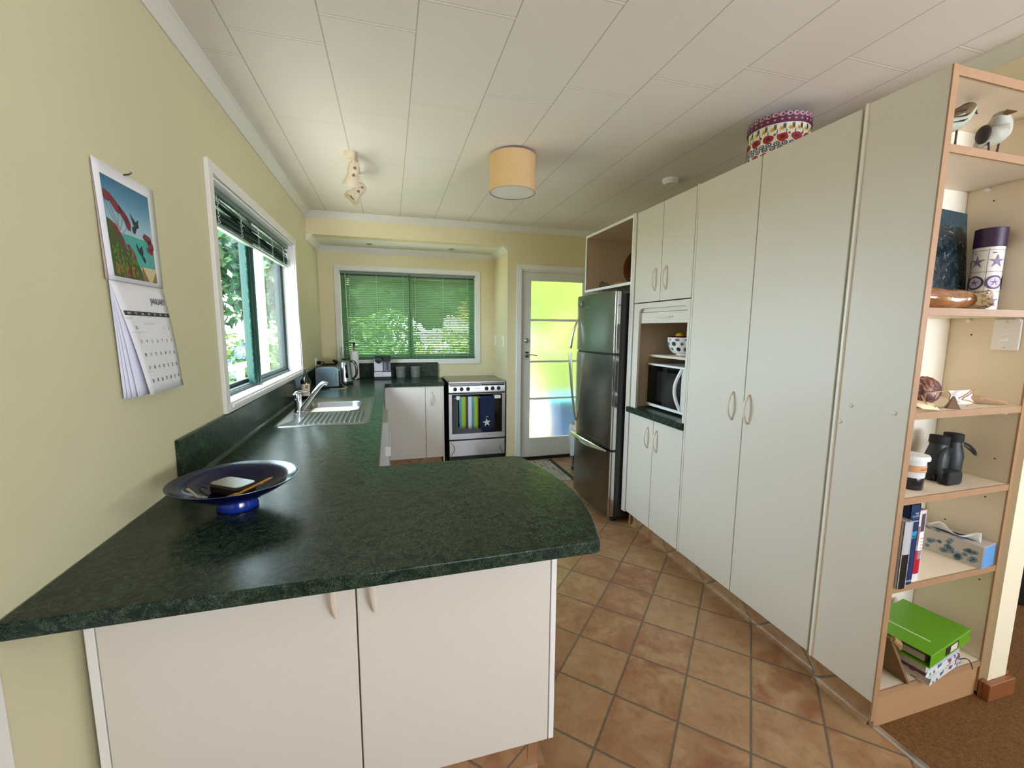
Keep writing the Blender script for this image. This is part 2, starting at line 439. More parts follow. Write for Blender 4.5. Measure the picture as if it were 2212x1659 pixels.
S(MB().box(0, XB, YW+0.12, YB, ZB, ZB+0.06), 'ceiling_bay', M_CEILPLAIN)
S(MB().box(2.926, 3.035, 0.945, YW, 0, H), 'wall_right', mat('#efe3c4', 0.6, bump=0.1, bscale=260))
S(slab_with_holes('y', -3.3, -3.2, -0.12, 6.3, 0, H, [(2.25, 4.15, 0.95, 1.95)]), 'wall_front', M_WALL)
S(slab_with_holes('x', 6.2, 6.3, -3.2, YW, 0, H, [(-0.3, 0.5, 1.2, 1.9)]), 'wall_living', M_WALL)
# cornices
def cove(p):  # profile in (outward from wall, z)
    return [(0, p), (0, p-0.052), (0.006, p-0.052), (0.010, p-0.046), (0.022, p-0.032), (0.038, p-0.016), (0.044, p-0.010), (0.050, p-0.007), (0.050, p)]
S(MB().prism([(x, z) for x, z in cove(H)], 'y', -3.2, YW), 'trim_2', M_TRIM)
S(MB().prism([(YW-x, z) for x, z in cove(H)], 'x', 0.0, 2.93), 'trim_3', M_TRIM)
S(MB().prism([(2.93-x, z) for x, z in cove(H)], 'y', 0.93, YW), 'trim_4', M_TRIM)
S(MB().prism([(YB-x, z) for x, z in cove(ZB)], 'x', 0.0, XB), 'trim_5', M_TRIM)
S(MB().prism([(x, z) for x, z in cove(ZB)], 'y', YW, YB), 'trim_6', M_TRIM)
S(MB().prism([(XB-x, z) for x, z in cove(ZB)], 'y', YW, YB), 'trim_7', M_TRIM)
# side door of the living end: only its architrave edge shows under the bench
S(frame_rect(MB(), 'x', 0.0, 0.012, -0.265, 0.926, 0, 2.080, 0.051, bottom=False), 'trim_8', M_TRIM, bev=0.003)
S(MB().box(2.898, 3.053, 0.922, 0.944, 0.004, 0.074).box(2.898, 2.9255, 0.944, 0.957, 0.004, 0.074), 'baseboard_nib', mat('#8a5530', 0.35, var=0.2, vscale=20), bev=0.003)
S(MB().box(3.036, 3.054, 0.945, YW, 0.004, 0.088), 'baseboard_hall', mat('#9c6238', 0.35, var=0.2, vscale=20))

d2 = struct(thing('door_2', None, None, (0.0, 0.35, 0)))
MB().box(0.0, 0.008, -0.2, 0.875, 0.01, 2.03).build('door_leaf', M_TRIM, d2)  # unseen leaf, made solid so no daylight enters beside the peninsula
# window 1 : sliding window over the sink
w1 = struct(thing('window_1', None, None, (0, 2.95, 1.072)))
y0, y1, z0, z1 = W1
frame_rect(MB(), 'x', 0.0, 0.018, 2.093, 3.790, 1.053, 2.112, 0.050, 0.045).build('window_trim', M_TRIM, w1, bev=0.003)
frame_rect(MB(), 'x', -0.12, 0.006, y0, y1, z0, z1, 0.010).build('window_reveal', M_WHITE, w1)
MB().box(-0.080, 0.026, 2.158, 3.735, 1.070, 1.088).build('window_sill', M_WHITE, w1, bev=0.004)
fr = frame_rect(MB(), 'x', -0.135, -0.078, y0+0.010, y1-0.010, z0+0.010, z1-0.010, 0.028)
fr.box(-0.076, -0.070, y0+0.02, y1-0.02, z0+0.012, z0+0.034); fr.build('window_frame', M_GREENDK, w1)
def sash(u0, u1, x0, x1, name, mt):
    s = frame_rect(MB(), 'x', x0, x1, u0, u1, z0+0.036, z1-0.036, 0.034, 0.022).build(name, mt, w1, bev=0.002)
    MB().box((x0+x1)/2-0.002, (x0+x1)/2+0.002, u0+0.03, u1-0.03, z0+0.05, z1-0.05).build('pane', M_GLASS, s)
sash(2.90, 3.707, -0.104, -0.082, 'sash', M_GREENDK)
sash(2.182, 2.945, -0.132, -0.110, 'sash', M_GREENDK)
mb = MB()
for i, (a, b, x) in enumerate(((2.815, 2.845, -0.066), (2.845, 2.872, -0.058), (2.872, 2.900, -0.052), (2.900, 2.925, -0.060))): mb.box(-0.100, x, a, b, z0+0.030, z1-0.03)
mb.build('window_mullion', M_GREENAL, w1, bev=0.002)
mb = MB()
random.seed(4)
for i in range(60):
    z = 1.13+0.88*random.random(); s = 0.004+0.004*random.random(); mb.ell((-0.068, 2.812-0.002*random.random(), z), s, s, s*1.5, 6, 4)
mb.build('mohair_seal', mat('#17453b', 0.9), w1)

# window 2 : bay window
w2 = struct(thing('window_2', None, None, (0.94, YB, 1.077)))
x0, x1, z0, z1 = W2
frame_rect(MB(), 'y', YB-0.015, YB, 0.152, 1.723, 1.026, 2.089, 0.052, 0.048).build('window_trim', M_TRIM, w2, bev=0.003)
frame_rect(MB(), 'y', YB-0.004, YB+0.12, x0, x1, z0, z1, 0.008).build('window_reveal', M_WHITE, w2)
fr = frame_rect(MB(), 'y', YB+0.075, YB+0.125, x0+0.008, x1-0.008, z0+0.008, z1-0.008, 0.055)
fr.box(0.905, 0.960, YB+0.068, YB+0.120, z0+0.03, z1-0.03); fr.build('window_frame', M_GREENAL, w2, bev=0.002)
MB().box(x0+0.05, 0.912, YB+0.095, YB+0.099, z0+0.05, z1-0.05).build('pane', M_GLASS, w2)
MB().box(0.955, x1-0.05, YB+0.095, YB+0.099, z0+0.05, z1-0.05).build('pane', M_GLASS, w2)

# back door with four obscure-glass panes
d1 = struct(thing('door_1', None, None, ((DX0+DX1)/2, YW, 0)))
M_DOOR = mat('#dcdad0', 0.42); M_ARCH = mat('#e9e9e6', 0.4)
frame_rect(MB(), 'y', YW-0.018, YW, 1.985, 2.90, 0, 2.095, 0.052, bottom=False).build('door_trim', M_ARCH, d1, bev=0.003)
frame_rect(MB(), 'y', YW-0.001, YW+0.12, DX0-0.012, DX1+0.012, 0, DZ+0.012, 0.010, bottom=False).build('door_frame', M_ARCH, d1)
zs = [(0.238, 0.668), (0.688, 1.074), (1.094, 1.516), (1.540, 1.936)]
leaf = slab_with_holes('y', YW+0.012, YW+0.050, DX0, DX1, 0.03, DZ, [(2.150, 2.748, a, b) for a, b in zs]).build('door_leaf', M_DOOR, d1, bev=0.003)
for a, b in zs: MB().box(2.148, 2.750, YW+0.028, YW+0.034, a-0.002, b+0.002).build('pane', M_FROST, leaf)
MB().box(DX0, DX1, YW+0.002, YW+0.115, 0.0, 0.030).build('door_sill', mat('#1a1714', 0.6), d1)
MB().box(2.0, 2.86, YW-0.012, YW+0.002, 0.0, 0.034).build('weather_bar', mat('#15120f', 0.6), leaf)
mb = MB().lathe([(0.026, 0), (0.026, 0.006), (0.020, 0.012), (0.012, 0.014), (0.012, 0.024), (0.004, 0.026)], (2.107, YW+0.012, 1.31), 24, (0, -1, 0))
mb.box(2.0945, 2.1195, YW-0.016, YW-0.012, 1.3075, 1.3125); mb.build('deadlock', M_STEEL, leaf)
mb = MB().box(2.092, 2.124, YW+0.004, YW+0.012, 1.128, 1.192).cyl((2.108, YW+0.006, 1.166), (2.108, YW-0.038, 1.166), 0.009)
mb.tube([(2.106, YW-0.036, 1.166), (2.140, YW-0.040, 1.163), (2.180, YW-0.046, 1.158), (2.212, YW-0.048, 1.152)], [0.009, 0.008, 0.007, 0.004], 10, flat=0.7)
mb.build('handle', M_CHROME, leaf)

# ------------------------------------------------------------------ blinds
M_SLAT = m_leaf(['#6f8f62', '#6f8f62'], 0.16, 'green_slat')
M_CORD = mat('#cfd8c8', 0.6)
def ladder(mb, x, y, za, zb, axis='x'):
    for d in (-0.011, 0.011):
        p = (x, y+d) if axis == 'x' else (x+d, y)
        mb.cyl((p[0], p[1], za), (p[0], p[1], zb), 0.0009, n=5)
bl = thing('venetian_blind', 'lowered green venetian blind covering the far bay window', 'blind', (0.94, YB-0.02, 1.085))
MB().box(0.215, 0.925, YB+0.008, YB+0.035, 2.008, 2.034).box(0.933, 1.662, YB+0.008, YB+0.035, 2.004, 2.030).each('headrail', mat('#6f7f6c', 0.35), bl, bev=0.002)
mb = MB(); n = 46; th = math.radians(38)
for i in range(n):
    z = 1.103+i*(2.000-1.103)/n
    for (a, b) in ((0.214, 0.926), (0.932, 1.664)):
        rows = []
        for k in range(5):
            t = (k/4-0.5)*0.025; cr = 0.0016*(1-(2*k/4-1)**2)
            dy = t*math.cos(th)-cr*math.sin(th)*0; dz = -t*math.sin(th)+cr
            rows.append([(a, YB+0.021+dy, z+dz), (b, YB+0.021+dy, z+dz)])
        mb.surf(rows)
mb.build('slats', M_SLAT, bl, normals=False)
MB().box(0.214, 0.926, YB+0.010, YB+0.033, 1.086, 1.098).box(0.932, 1.664, YB+0.010, YB+0.033, 1.086, 1.098).each('bottom_rail', mat('#2d5a44', 0.4), bl, bev=0.003)
for x in (0.30, 0.58, 0.86, 0.99, 1.30, 1.58):
    mb = MB(); ladder(mb, x, YB+0.021, 1.09, 2.01); mb.build('ladder_cord', M_CORD, bl)
mb = MB().cyl((0.262, YB+0.002, 2.00), (0.275, YB-0.004, 1.36), 0.0035, n=8); mb.build('tilt_wand', mat('#c9d6c2', 0.2), bl)

b2 = thing('venetian_blind', 'raised green venetian blind bunched crookedly above the sink window', 'blind', (-0.04, 2.95, 1.89))
MB().box(-0.062, -0.028, 2.165, 3.725, 2.026, 2.052).build('headrail', mat('#5b6f60', 0.3), b2, bev=0.002)
mb = MB(); random.seed(11)
def lslat(mb, za, zb, tilt, sag, xo=0.0, ya=2.168, yb=3.722):
    rows = []
    for k in range(4):
        t = (k/3-0.5)*0.025; row = []
        for j in range(13):
            s = j/12; z = za+(zb-za)*s-sag*4*s*(1-s); cr = 0.0018*(1-(2*k/3-1)**2)
            row.append((-0.045+xo+t*math.cos(tilt), ya+(yb-ya)*s, z-t*math.sin(tilt)+cr))
        rows.append(row)
    mb.surf(rows)
for i in range(13):
    s = i/12; lslat(mb, 2.018-0.095*s+0.006*random.uniform(-1, 1), 2.012-0.075*s+0.008*random.uniform(-1, 1), random.uniform(-0.2, 1.2), random.uniform(0.0, 0.014)*(1-s), random.uniform(-0.004, 0.004))
for i in range(4): lslat(mb, 2.018-0.010*i, 1.945-0.008*i, 0.9-0.2*i, 0.0, 0.005)
for i in range(22): lslat(mb, 1.899+i*0.0022, 1.905+i*0.0024, random.uniform(-0.05, 0.12), 0.001, random.uniform(-0.002, 0.002))
mb.build('slats', mat('#7b9686', 0.22, spec=0.8), b2, normals=False)
MB().box(-0.058, -0.032, 2.168, 3.722, 1.884, 1.897).build('bottom_rail', mat('#93a397', 0.35), b2, bev=0.003)
for y in (2.32, 2.64, 2.95, 3.26, 3.57):
    mb = MB(); ladder(mb, -0.045, y, 1.89, 2.03, 'y')
    for j in range(7): mb.tube([(-0.031, y+0.01*math.sin(j*2), 1.90+j*0.014), (-0.028, y+0.012*math.cos(j*3), 1.908+j*0.014), (-0.030, y-0.008*math.sin(j), 1.916+j*0.014)], 0.0016, 5)
    mb.build('ladder_cord', M_CORD, b2)
mb = MB().tube([(-0.03, 3.70, 2.03), (-0.012, 3.715, 1.9), (0.012, 3.742, 1.6), (0.022, 3.748, 1.35), (0.026, 3.742, 1.12), (0.022, 3.735, 1.092)], 0.0016, 6)
mb.build('pull_cord', M_WHITE, b2)
# ------------------------------------------------------------------ joinery
def handle(parent, c, out, along=(0, 0, 1), L=0.145, so=0.030, mt=None):
    c = Vector(c); out = Vector(out); al = Vector(along); mb = MB(); sd = al.cross(out); R = []; n = 16
    for i in range(n+1):
        t = -1+2*i/n; o = so*(1-abs(t)**2.2); wd = 0.0065*(1-0.55*t*t); th = 0.0028+0.0035*abs(t)
        p = c+al*(t*L/2)+out*(o+0.001)
        R.append([mb.v(p+sd*a*wd+out*b*th) for a, b in ((-1, -0.6), (-0.5, -1), (0.5, -1), (1, -0.6), (1, 0.6), (0.5, 1), (-0.5, 1), (-1, 0.6))])
    for a, b in zip(R, R[1:]): mb.bridge(a, b)
    mb.f(R[0]); mb.f(R[-1][::-1])
    return mb.build('handle', mt or M_HANDLE, parent, ang=50)
def door_y(parent, x0, x1, z0, z1, y, h=None, t=0.018):
    d = MB().box(x0, x1, y, y+t, z0, z1).build('door', M_LAM, parent, bev=0.0025)
    if h: handle(d, (h[0], y, h[1]), (0, -1, 0))
    return d
def door_x(parent, y0, y1, z0, z1, x, h=None, t=0.018):
    d = MB().box(x, x+t, y0, y1, z0, z1).build('door', M_LAM, parent, bev=0.0025)
    if h: handle(d, (x, h[0], h[1]), (-1, 0, 0))
    return d

# green laminate benchtop: peninsula, sink run, back run
def bez(p0, p1, p2, n):
    return [tuple((1-t)**2*a+2*t*(1-t)*b+t*t*c for a, b, c in zip(p0, p1, p2)) for t in [i/n for i in range(n+1)]]
outline = [(0.001, 0.934), (1.205, 0.934)]+bez((1.215, 0.940), (1.262, 1.06), (1.284, 1.20), 6)+bez((1.288, 1.26), (1.296, 1.45), (1.236, 1.655), 8)+\
    [(1.222, 1.690), (1.205, 1.706), (0.650, 1.704), (0.648, 4.312), (1.223, 4.312), (1.223, 4.945), (0.001, 4.945)]
hole = [(0.135, 2.915), (0.50, 2.915), (0.50, 3.345), (0.135, 3.345)]
bt = thing('kitchen_benchtop', 'dark green marbled laminate benchtop wrapping from the peninsula past the sink to the stove', 'benchtop', (0.6, 1.7, 0.857))
mb = MB(); T, B_ = C, C-0.035
def loopv(pts, z): return [mb.v((x, y, z)) for x, y in pts]
o1, o2, h1, h2 = loopv(outline, T), loopv(outline, B_), loopv(hole, T), loopv(hole, B_)
def ed(vs): return [mb.b.edges.new((vs[i], vs[(i+1) % len(vs)])) for i in range(len(vs))]
for a, b in ((o1, h1), (o2, h2)): bmesh.ops.triangle_fill(mb.b, use_beauty=True, edges=ed(a)+ed(b))
mb.bridge(o2, o1); mb.bridge(h1, h2)
mb.build('top', M_COUNTER, bt, bev=0.011, seg=4, ang=30)
MB().box(0.001, 0.018, 1.651, 4.945, C-0.001, 1.051).build('splashback', M_COUNTER, bt, bev=0.003)
MB().box(0.018, 1.227, 4.926, 4.938, C-0.001, 1.050).box(0.018, 0.15, 4.938, 4.954, C-0.001, 1.05).build('splashback', M_COUNTER, bt, bev=0.002)
MB().prism([(0.018, C), (0.030, C), (0.022, C+0.004), (0.018, C+0.012)], 'y', 1.66, 4.92).build('cove_strip', M_COUNTER, bt)

pc = thing('peninsula_cabinet', 'white double-door base cabinet under the near end of the green benchtop', 'cabinet', (0.6, 1.4, 0))
PY = 1.112
MB().box(0.020, 1.150, PY+0.019, 1.66, 0.150, 0.856).build('carcass', M_LAM, pc)
MB().box(0.020, 0.040, PY+0.004, PY+0.020, 0.150, 0.856).build('end_stile', M_WHITE, pc, bev=0.002)
MB().box(1.151, 1.168, PY, 1.68, 0.150, 0.856).build('end_panel', M_WHITE, pc, bev=0.002)
door_y(pc, 0.044, 0.600, 0.150, 0.852, PY, (0.552, 0.752))
door_y(pc, 0.604, 1.148, 0.150, 0.852, PY, (0.648, 0.752))
kp = [(PY+0.02, 0), (PY+0.036, 0.004), (PY+0.048, 0.016), (PY+0.052, 0.04), (PY+0.052, 0.150), (PY+0.07, 0.150), (PY+0.07, 0)]
MB().prism(kp, 'x', 0.02, 1.132).prism([(1.100, 0), (1.100, 0.15), (1.132, 0.15), (1.132, 0.04), (1.136, 0.016), (1.148, 0.004), (1.164, 0.0)], 'y', PY+0.050, 1.66).build('kick', M_TILE_Y, pc)

# sink run: base cabinet and the dishwasher whose door stands a little proud
sk = thing('sink_cabinet', 'white base cabinet run below the sink and left window', 'cabinet', (0.3, 2.6, 0))
MB().box(0.004, 0.596, 1.72, 3.38, 0.12, 0.855).build('carcass', M_LAMIN, sk)
for a, b in ((1.73, 2.27), (2.274, 2.82), (2.824, 3.375)):
    d = MB().box(0.597, 0.615, a, b, 0.12, 0.85).build('door', M_LAM, sk, bev=0.002)
MB().box(0.004, 0.56, 1.72, 3.38, 0, 0.12).build('kick', M_TILE_X, sk)
dw = thing('dishwasher', 'white dishwasher with its front standing proud below the benchtop', 'dishwasher', (0.34, 3.7, 0))
MB().box(0.03, 0.600, 3.405, 3.985, 0.02, 0.850).build('body', mat('#c9cdc6', 0.4), dw)
MB().box(0.604, 0.674, 3.40, 3.99, 0.10, 0.700).build('door', mat('#c3cbc2', 0.35), dw, bev=0.006)
MB().box(0.640, 0.688, 3.395, 3.995, 0.430, 0.505).build('handle', M_WHITEGLOSS, dw, bev=0.006)
MB().box(0.602, 0.622, 3.40, 3.99, 0.71, 0.850).build('control_panel', M_WHITEGLOSS, dw, bev=0.004)
cn = thing('corner_cabinet', 'cream two-door base cabinet left of the stove under canisters', 'cabinet', (0.9, 4.6, 0))
MB().box(0.004, 1.204, 4.352, 4.93, 0.11, 0.855).build('carcass', M_LAMIN, cn)
door_y(cn, 0.640, 1.030, 0.112, 0.850, 4.332); door_y(cn, 1.034, 1.204, 0.112, 0.850, 4.332, (1.092, 0.728))
MB().box(1.205, 1.218, 4.332, 4.93, 0.05, 0.855).build('end_panel', M_LAM, cn, bev=0.002)
MB().box(0.6, 1.195, 4.385, 4.9, 0, 0.112).build('kick', M_TILE_Y, cn)

# sink, tap
sn = thing('sink', 'stainless steel sink with ribbed drainer set in the benchtop', 'sink', (0.32, 2.95, C))
def rrect(x0, x1, y0, y1, r, z, n=6):
    P = []
    for cx, cy, a0 in ((x1-r, y1-r, 0), (x0+r, y1-r, PI/2), (x0+r, y0+r, PI), (x1-r, y0+r, 1.5*PI)):
        for i in range(n+1): a = a0+PI/2*i/n; P.append((cx+r*math.cos(a), cy+r*math.sin(a), z))
    return P
mb = MB()
def vl(P): return [mb.v(p) for p in P]
A = vl(rrect(0.078, 0.585, 2.515, 3.515, 0.045, C+0.0005)); A2 = vl(rrect(0.084, 0.579, 2.521, 3.509, 0.042, C+0.005))
A3 = vl(rrect(0.094, 0.569, 2.531, 3.499, 0.036, C+0.005)); A4 = vl(rrect(0.100, 0.563, 2.537, 3.493, 0.032, C+0.002))
b0 = vl(rrect(0.150, 0.490, 2.935, 3.325, 0.065, C+0.002)); b1 = vl(rrect(0.154, 0.486, 2.939, 3.321, 0.062, C-0.006)); b2_ = vl(rrect(0.162, 0.478, 2.947, 3.313, 0.06, C-0.14))
b3 = vl(rrect(0.190, 0.45, 2.975, 3.285, 0.05, C-0.16))
for p, q in ((A, A2), (A2, A3), (A3, A4), (b0, b1), (b1, b2_), (b2_, b3)): mb.bridge(p, q)
mb.f(b3)
bmesh.ops.triangle_fill(mb.b, use_beauty=True, edges=[e for e in mb.b.edges if (set(e.verts) <= set(A4) or set(e.verts) <= set(b0)) and len(e.link_faces) == 1])
mb.build('basin', mat('#9b9b9a', 0.3, 1.0), sn, ang=60)
mb = MB()
for i in range(13):
    x = 0.20+i*0.027
    mb.tube([(x, 2.575, C+0.0015), (x, 2.59, C+0.0045), (x, 2.86, C+0.0045), (x, 2.875, C+0.0015)], 0.0045, 8)
mb.each('drainer_rib', M_STEEL, sn)
MB().lathe([(0.0, 0.0), (0.038, 0.0), (0.040, 0.003), (0.028, 0.004), (0.026, 0.001), (0.0, 0.001)], (0.32, 3.13, C-0.159), 24).build('drain', M_CHROME, sn)
tp = thing('kitchen_tap', 'chrome single-lever mixer tap with a slanting spout', 'tap', (0.135, 2.95, C+0.003))
MB().lathe([(0.028, 0), (0.028, 0.006), (0.0225, 0.012), (0.0225, 0.085), (0.0205, 0.087), (0.0225, 0.089), (0.0225, 0.108), (0.018, 0.118), (0, 0.120)], (0.132, 2.95, C+0.003), 28).build('body', M_CHROME, tp)
MB().tube([(0.150, 2.945, C+0.022), (0.175, 2.940, C+0.052), (0.245, 2.925, C+0.142), (0.278, 2.918, C+0.180), (0.298, 2.914, C+0.190), (0.318, 2.910, C+0.183)], [0.014, 0.0145, 0.0135, 0.013, 0.0125, 0.0115], 14).build('spout', M_CHROME, tp)
MB().tube([(0.118, 2.95, C+0.112), (0.130, 2.95, C+0.128), (0.165, 2.948, C+0.136), (0.205, 2.946, C+0.134)], [0.018, 0.014, 0.010, 0.006], 12, flat=0.45).build('lever', M_CHROME, tp)

# right-hand run ------------------------------------------------------------
ZT, ZK = 2.210, 0.117
fb = thing('fridge_surround', 'cream open overhead cupboard box above the steel fridge', 'cupboard', (2.6, 3.05, 1.747))
mb = MB().box(XR, 2.925, 2.690, 3.412, ZT-0.018, ZT).box(XR, 2.925, 2.690, 3.412, 1.745, 1.763).box(XR, 2.925, 3.412, 3.430, 1.745, ZT).box(2.907, 2.925, 2.69, 3.412, 1.763, ZT-0.018)
mb.build('box', mat('#c9b296', 0.5), fb)
MB().box(XR-0.003, XR, 2.690, 3.430, ZT-0.018, ZT+0.001).box(XR-0.003, XR, 2.690, 3.430, 1.744, 1.764).box(XR-0.003, XR, 3.411, 3.431, 1.764, ZT-0.018).build('edging', M_WHITE, fb)
mb = MB()
for i in range(3): mb.cyl((2.55, 3.4118, 1.86+i*0.032), (2.55, 3.4105, 1.86+i*0.032), 0.003, n=8)
mb.each('pin_hole', mat('#3c3027', 0.8), fb)
tw = thing('microwave_cabinet', 'tall cream cabinet holding the microwave in an open niche', 'cabinet', (2.6, 2.36, 0))
Y0, Y1 = 2.061, 2.645
MB().box(XR+0.02, 2.925, Y0, Y0+0.016, ZK, ZT).box(XR+0.02, 2.925, Y1-0.014, Y1, ZK, ZT).box(XR+0.02, 2.925, Y0+0.016, Y1-0.014, ZT-0.018, ZT).box(XR+0.02, 2.925, Y0+0.016, Y1-0.014, 1.585, 1.603)\
    .box(XR+0.02, 2.925, Y0+0.016, Y1-0.014, ZK, ZK+0.018).box(2.907, 2.925, Y0+0.016, Y1-0.014, ZK+0.018, ZT-0.018).build('carcass', mat('#cdb8a0', 0.5), tw)
MB().box(XR-0.006, 2.925, 2.646, 2.689, ZK-0.01, ZT+0.004).build('side_panel', M_LAM, tw, bev=0.003)
MB().box(XR-0.008, XR-0.005, 2.672, 2.690, ZK-0.01, ZT+0.004).build('edge_strip', M_WHITE, tw)
door_x(tw, 2.063, 2.351, 1.612, ZT-0.003, XR, (2.293, 1.746)); door_x(tw, 2.355, 2.640, 1.612, ZT-0.003, XR, (2.404, 1.748))
door_x(tw, 2.063, 2.351, ZK, 0.848, XR, (2.308, 0.722)); door_x(tw, 2.355, 2.640, ZK, 0.848, XR, (2.408, 0.725))
# frame around niche with rounded top corners
mb = MB(); oy0, oy1, oz1, rr = 2.082, 2.578, 1.572, 0.034
fp = [(2.063, C), (2.063, 1.606), (2.640, 1.606), (2.640, C), (oy1, C)]
fp += [(oy1-rr+rr*math.cos(a), oz1-rr+rr*math.sin(a)) for a in [i*PI/12 for i in range(7)]]
fp += [(oy0+rr-rr*math.sin(a), oz1-rr+rr*math.cos(a)) for a in [i*PI/12 for i in range(7)]]+[(oy0, C)]
mb.prism(fp, 'x', XR+0.002, XR+0.020).build('niche_frame', M_LAM, tw, bev=0.0015)
rd = MB().box(XR+0.022, XR+0.034, 2.082, 2.600, 1.474, 1.545).box(XR+0.026, XR+0.038, 2.082, 2.600, 1.547, 1.58).build('roller_door', M_LAM, tw, bev=0.002)
handle(rd, (XR+0.022, 2.315, 1.513), (-1, 0, 0), (0, 1, 0), 0.15, 0.018)
MB().box(XR-0.022, 2.905, 2.062, 2.664, 0.852, C).build('worktop', M_COUNTER, tw, bev=0.010, seg=3)
sh = MB().box(2.445, 2.905, 2.078, 2.630, 1.246, 1.264).build('shelf', mat('#e2d6c4', 0.4), tw, bev=0.006)
MB().cyl((2.49, 2.630, 1.240), (2.49, 2.618, 1.240), 0.005, n=8).build('shelf_pin', M_WHITE, tw)
kx = [(2.372, 0), (2.384, 0.004), (2.392, 0.014), (2.395, 0.035), (2.395, ZK), (2.41, ZK), (2.41, 0)]
MB().prism(kx, 'y', 2.061, 2.640).prism([(2.64, 0), (2.64, 0.11), (2.655, 0.11), (2.665, 0.0)], 'x', 2.372, 2.9).build('kick', M_TILE_X, tw)

pn = thing('pantry_cabinet', 'tall cream two-door pantry cabinet beside the display shelves', 'cabinet', (2.6, 1.63, 0))
MB().box(XR+0.020, 2.925, 1.216, 2.060, ZK, ZT).build('carcass', M_LAMIN, pn)
door_x(pn, 1.217, 1.6365, ZK, ZT-0.002, XR, (1.606, 1.060)); door_x(pn, 1.6405, 2.043, ZK, ZT-0.002, XR, (1.705, 1.062))
MB().box(XR+0.001, XR+0.019, 2.0455, 2.060, ZK-0.006, ZT+0.004).build('end_stile', M_LAM, pn, bev=0.002)
MB().prism(kx, 'y', 1.20, 2.0605).build('kick', M_TILE_X, pn)
# display shelf unit
SY0, SY1 = 0.962, 1.193
M_SHELFIN = mat('#eadcc2', 0.5, var=0.01)
su = thing('display_shelves', 'open cream shelf unit with timber edging facing the living room', 'shelf unit', (2.6, 1.08, 0))
MB().box(XR, XR+0.022, SY0+0.003, SY1, ZK-0.006, ZT+0.003).build('side_panel', M_LAM, su)
MB().box(XR+0.006, XR+0.020, SY1+0.002, SY1+0.020, ZK-0.004, ZT+0.003).build('joining_stile', mat('#cfc9b6', 0.5), su)
MB().box(XR-0.008, XR+0.006, SY1-0.001, SY1+0.008, ZK-0.004, ZT+0.004).build('joining_strip', mat('#f2eee4', 0.35), su, bev=0.002)
MB().box(XR-0.0015, XR+0.024, SY0-0.002, SY0+0.003, 0.04, ZT+0.005).build('edging', M_TIMBER, su)
MB().box(XR+0.0225, 2.90, SY0+0.003, 1.200, ZT-0.022, ZT+0.002).build('top_panel', M_SHELFIN, su)
MB().box(XR+0.0245, 2.916, SY0-0.002, SY0+0.003, ZT-0.023, ZT+0.004).build('edging', M_TIMBER, su)
MB().box(XR+0.0225, 2.90, 1.200, 1.212, 0.12, ZT).build('back_panel', mat('#f3ecda', 0.5), su)
MB().box(2.902, 2.925, SY0+0.003, 1.212, 0.02, ZT+0.002).build('side_panel', M_SHELFIN, su)
MB().box(2.900, 2.916, SY0-0.003, SY0+0.003, 0.02, ZT-0.024).build('edging', M_TIMBER, su)
for zt in (1.995, 1.506, 1.166, 0.872, 0.552, 0.152):
    s = MB().box(XR+0.0225, 2.901, SY0+0.003, 1.199, zt-0.022, zt).build('shelf', M_SHELFIN, su)
    MB().box(XR+0.0245, 2.899, SY0-0.002, SY0+0.003, zt-0.023, zt+0.0005).build('shelf_edging', M_TIMBER, s)
mb = MB()
for zt in (1.995, 1.506, 1.166):
    for y in (1.14, 1.00): mb.cyl((2.902, y, zt-0.032), (2.888, y, zt-0.032), 0.007, n=10)
mb.each('shelf_pin', M_WHITE, su)
mb = MB()
for y, z in ((1.12, 1.92), (1.13, 1.42), (1.10, 0.93), (1.01, 0.955), (1.13, 0.66), (1.0, 0.47), (1.02, 0.80), (0.99, 1.55), (0.995, 1.72)): mb.cyl((2.902, y, z), (2.9005, y, z), 0.0028, n=8)
mb.each('pin_hole', mat('#4a3a2c', 0.8), su)
MB().box(2.40, 2.885, 1.190, 1.1995, 1.104, 1.142).build('back_rail', M_WHITE, su)
MB().prism([(SY0+0.004, 0.004), (SY0+0.004, 0.129), (SY0+0.02, 0.129), (SY0+0.02, 0.004)], 'x', XR+0.024, 2.90).build('kick', mat('#b28a62', 0.6), su)
MB().prism([(2.340, 0), (2.352, 0.006), (2.362, 0.02), (2.366, 0.05), (2.366, 0.11), (2.38, 0.11), (2.38, 0)], 'y', 0.985, 1.199).build('kick', M_TILE_X, su)
mb = MB()
for y, z in ((1.147, 1.160), (1.005, 1.158), (1.180, 1.093)): mb.ell((XR-0.0005, y, z), 0.0045, 0.0085, 0.0085, 12, 8)
for y, z in ((1.16, 1.93), (1.02, 1.86), (1.13, 2.18), (0.995, 2.185)): mb.ell((XR, y, z), 0.001, 0.005, 0.005, 10, 6)
mb.each('screw_cap', M_LAM, su)
sw = thing('wall_switch', 'white two-rocker switch plate on the shelf side below the amber package', 'switch', (2.90, 1.028, 1.42))
MB().box(2.893, 2.9015, 0.990, 1.066, 1.364, 1.478).build('plate', M_WHITE, sw, bev=0.003)
MB().ell((2.892, 1.030, 1.440), 0.004, 0.010, 0.007, 14, 8).build('rocker', M_WHITEGLOSS, sw)
MB().ell((2.892, 1.028, 1.404), 0.006, 0.013, 0.010, 14, 8).build('rocker', M_WHITEGLOSS, sw)
mb = MB()
for z in (1.468, 1.374): mb.ell((2.893, 1.028, z), 0.001, 0.003, 0.003, 8, 6)
mb.each('screw', mat('#c9c3b6', 0.4), sw)

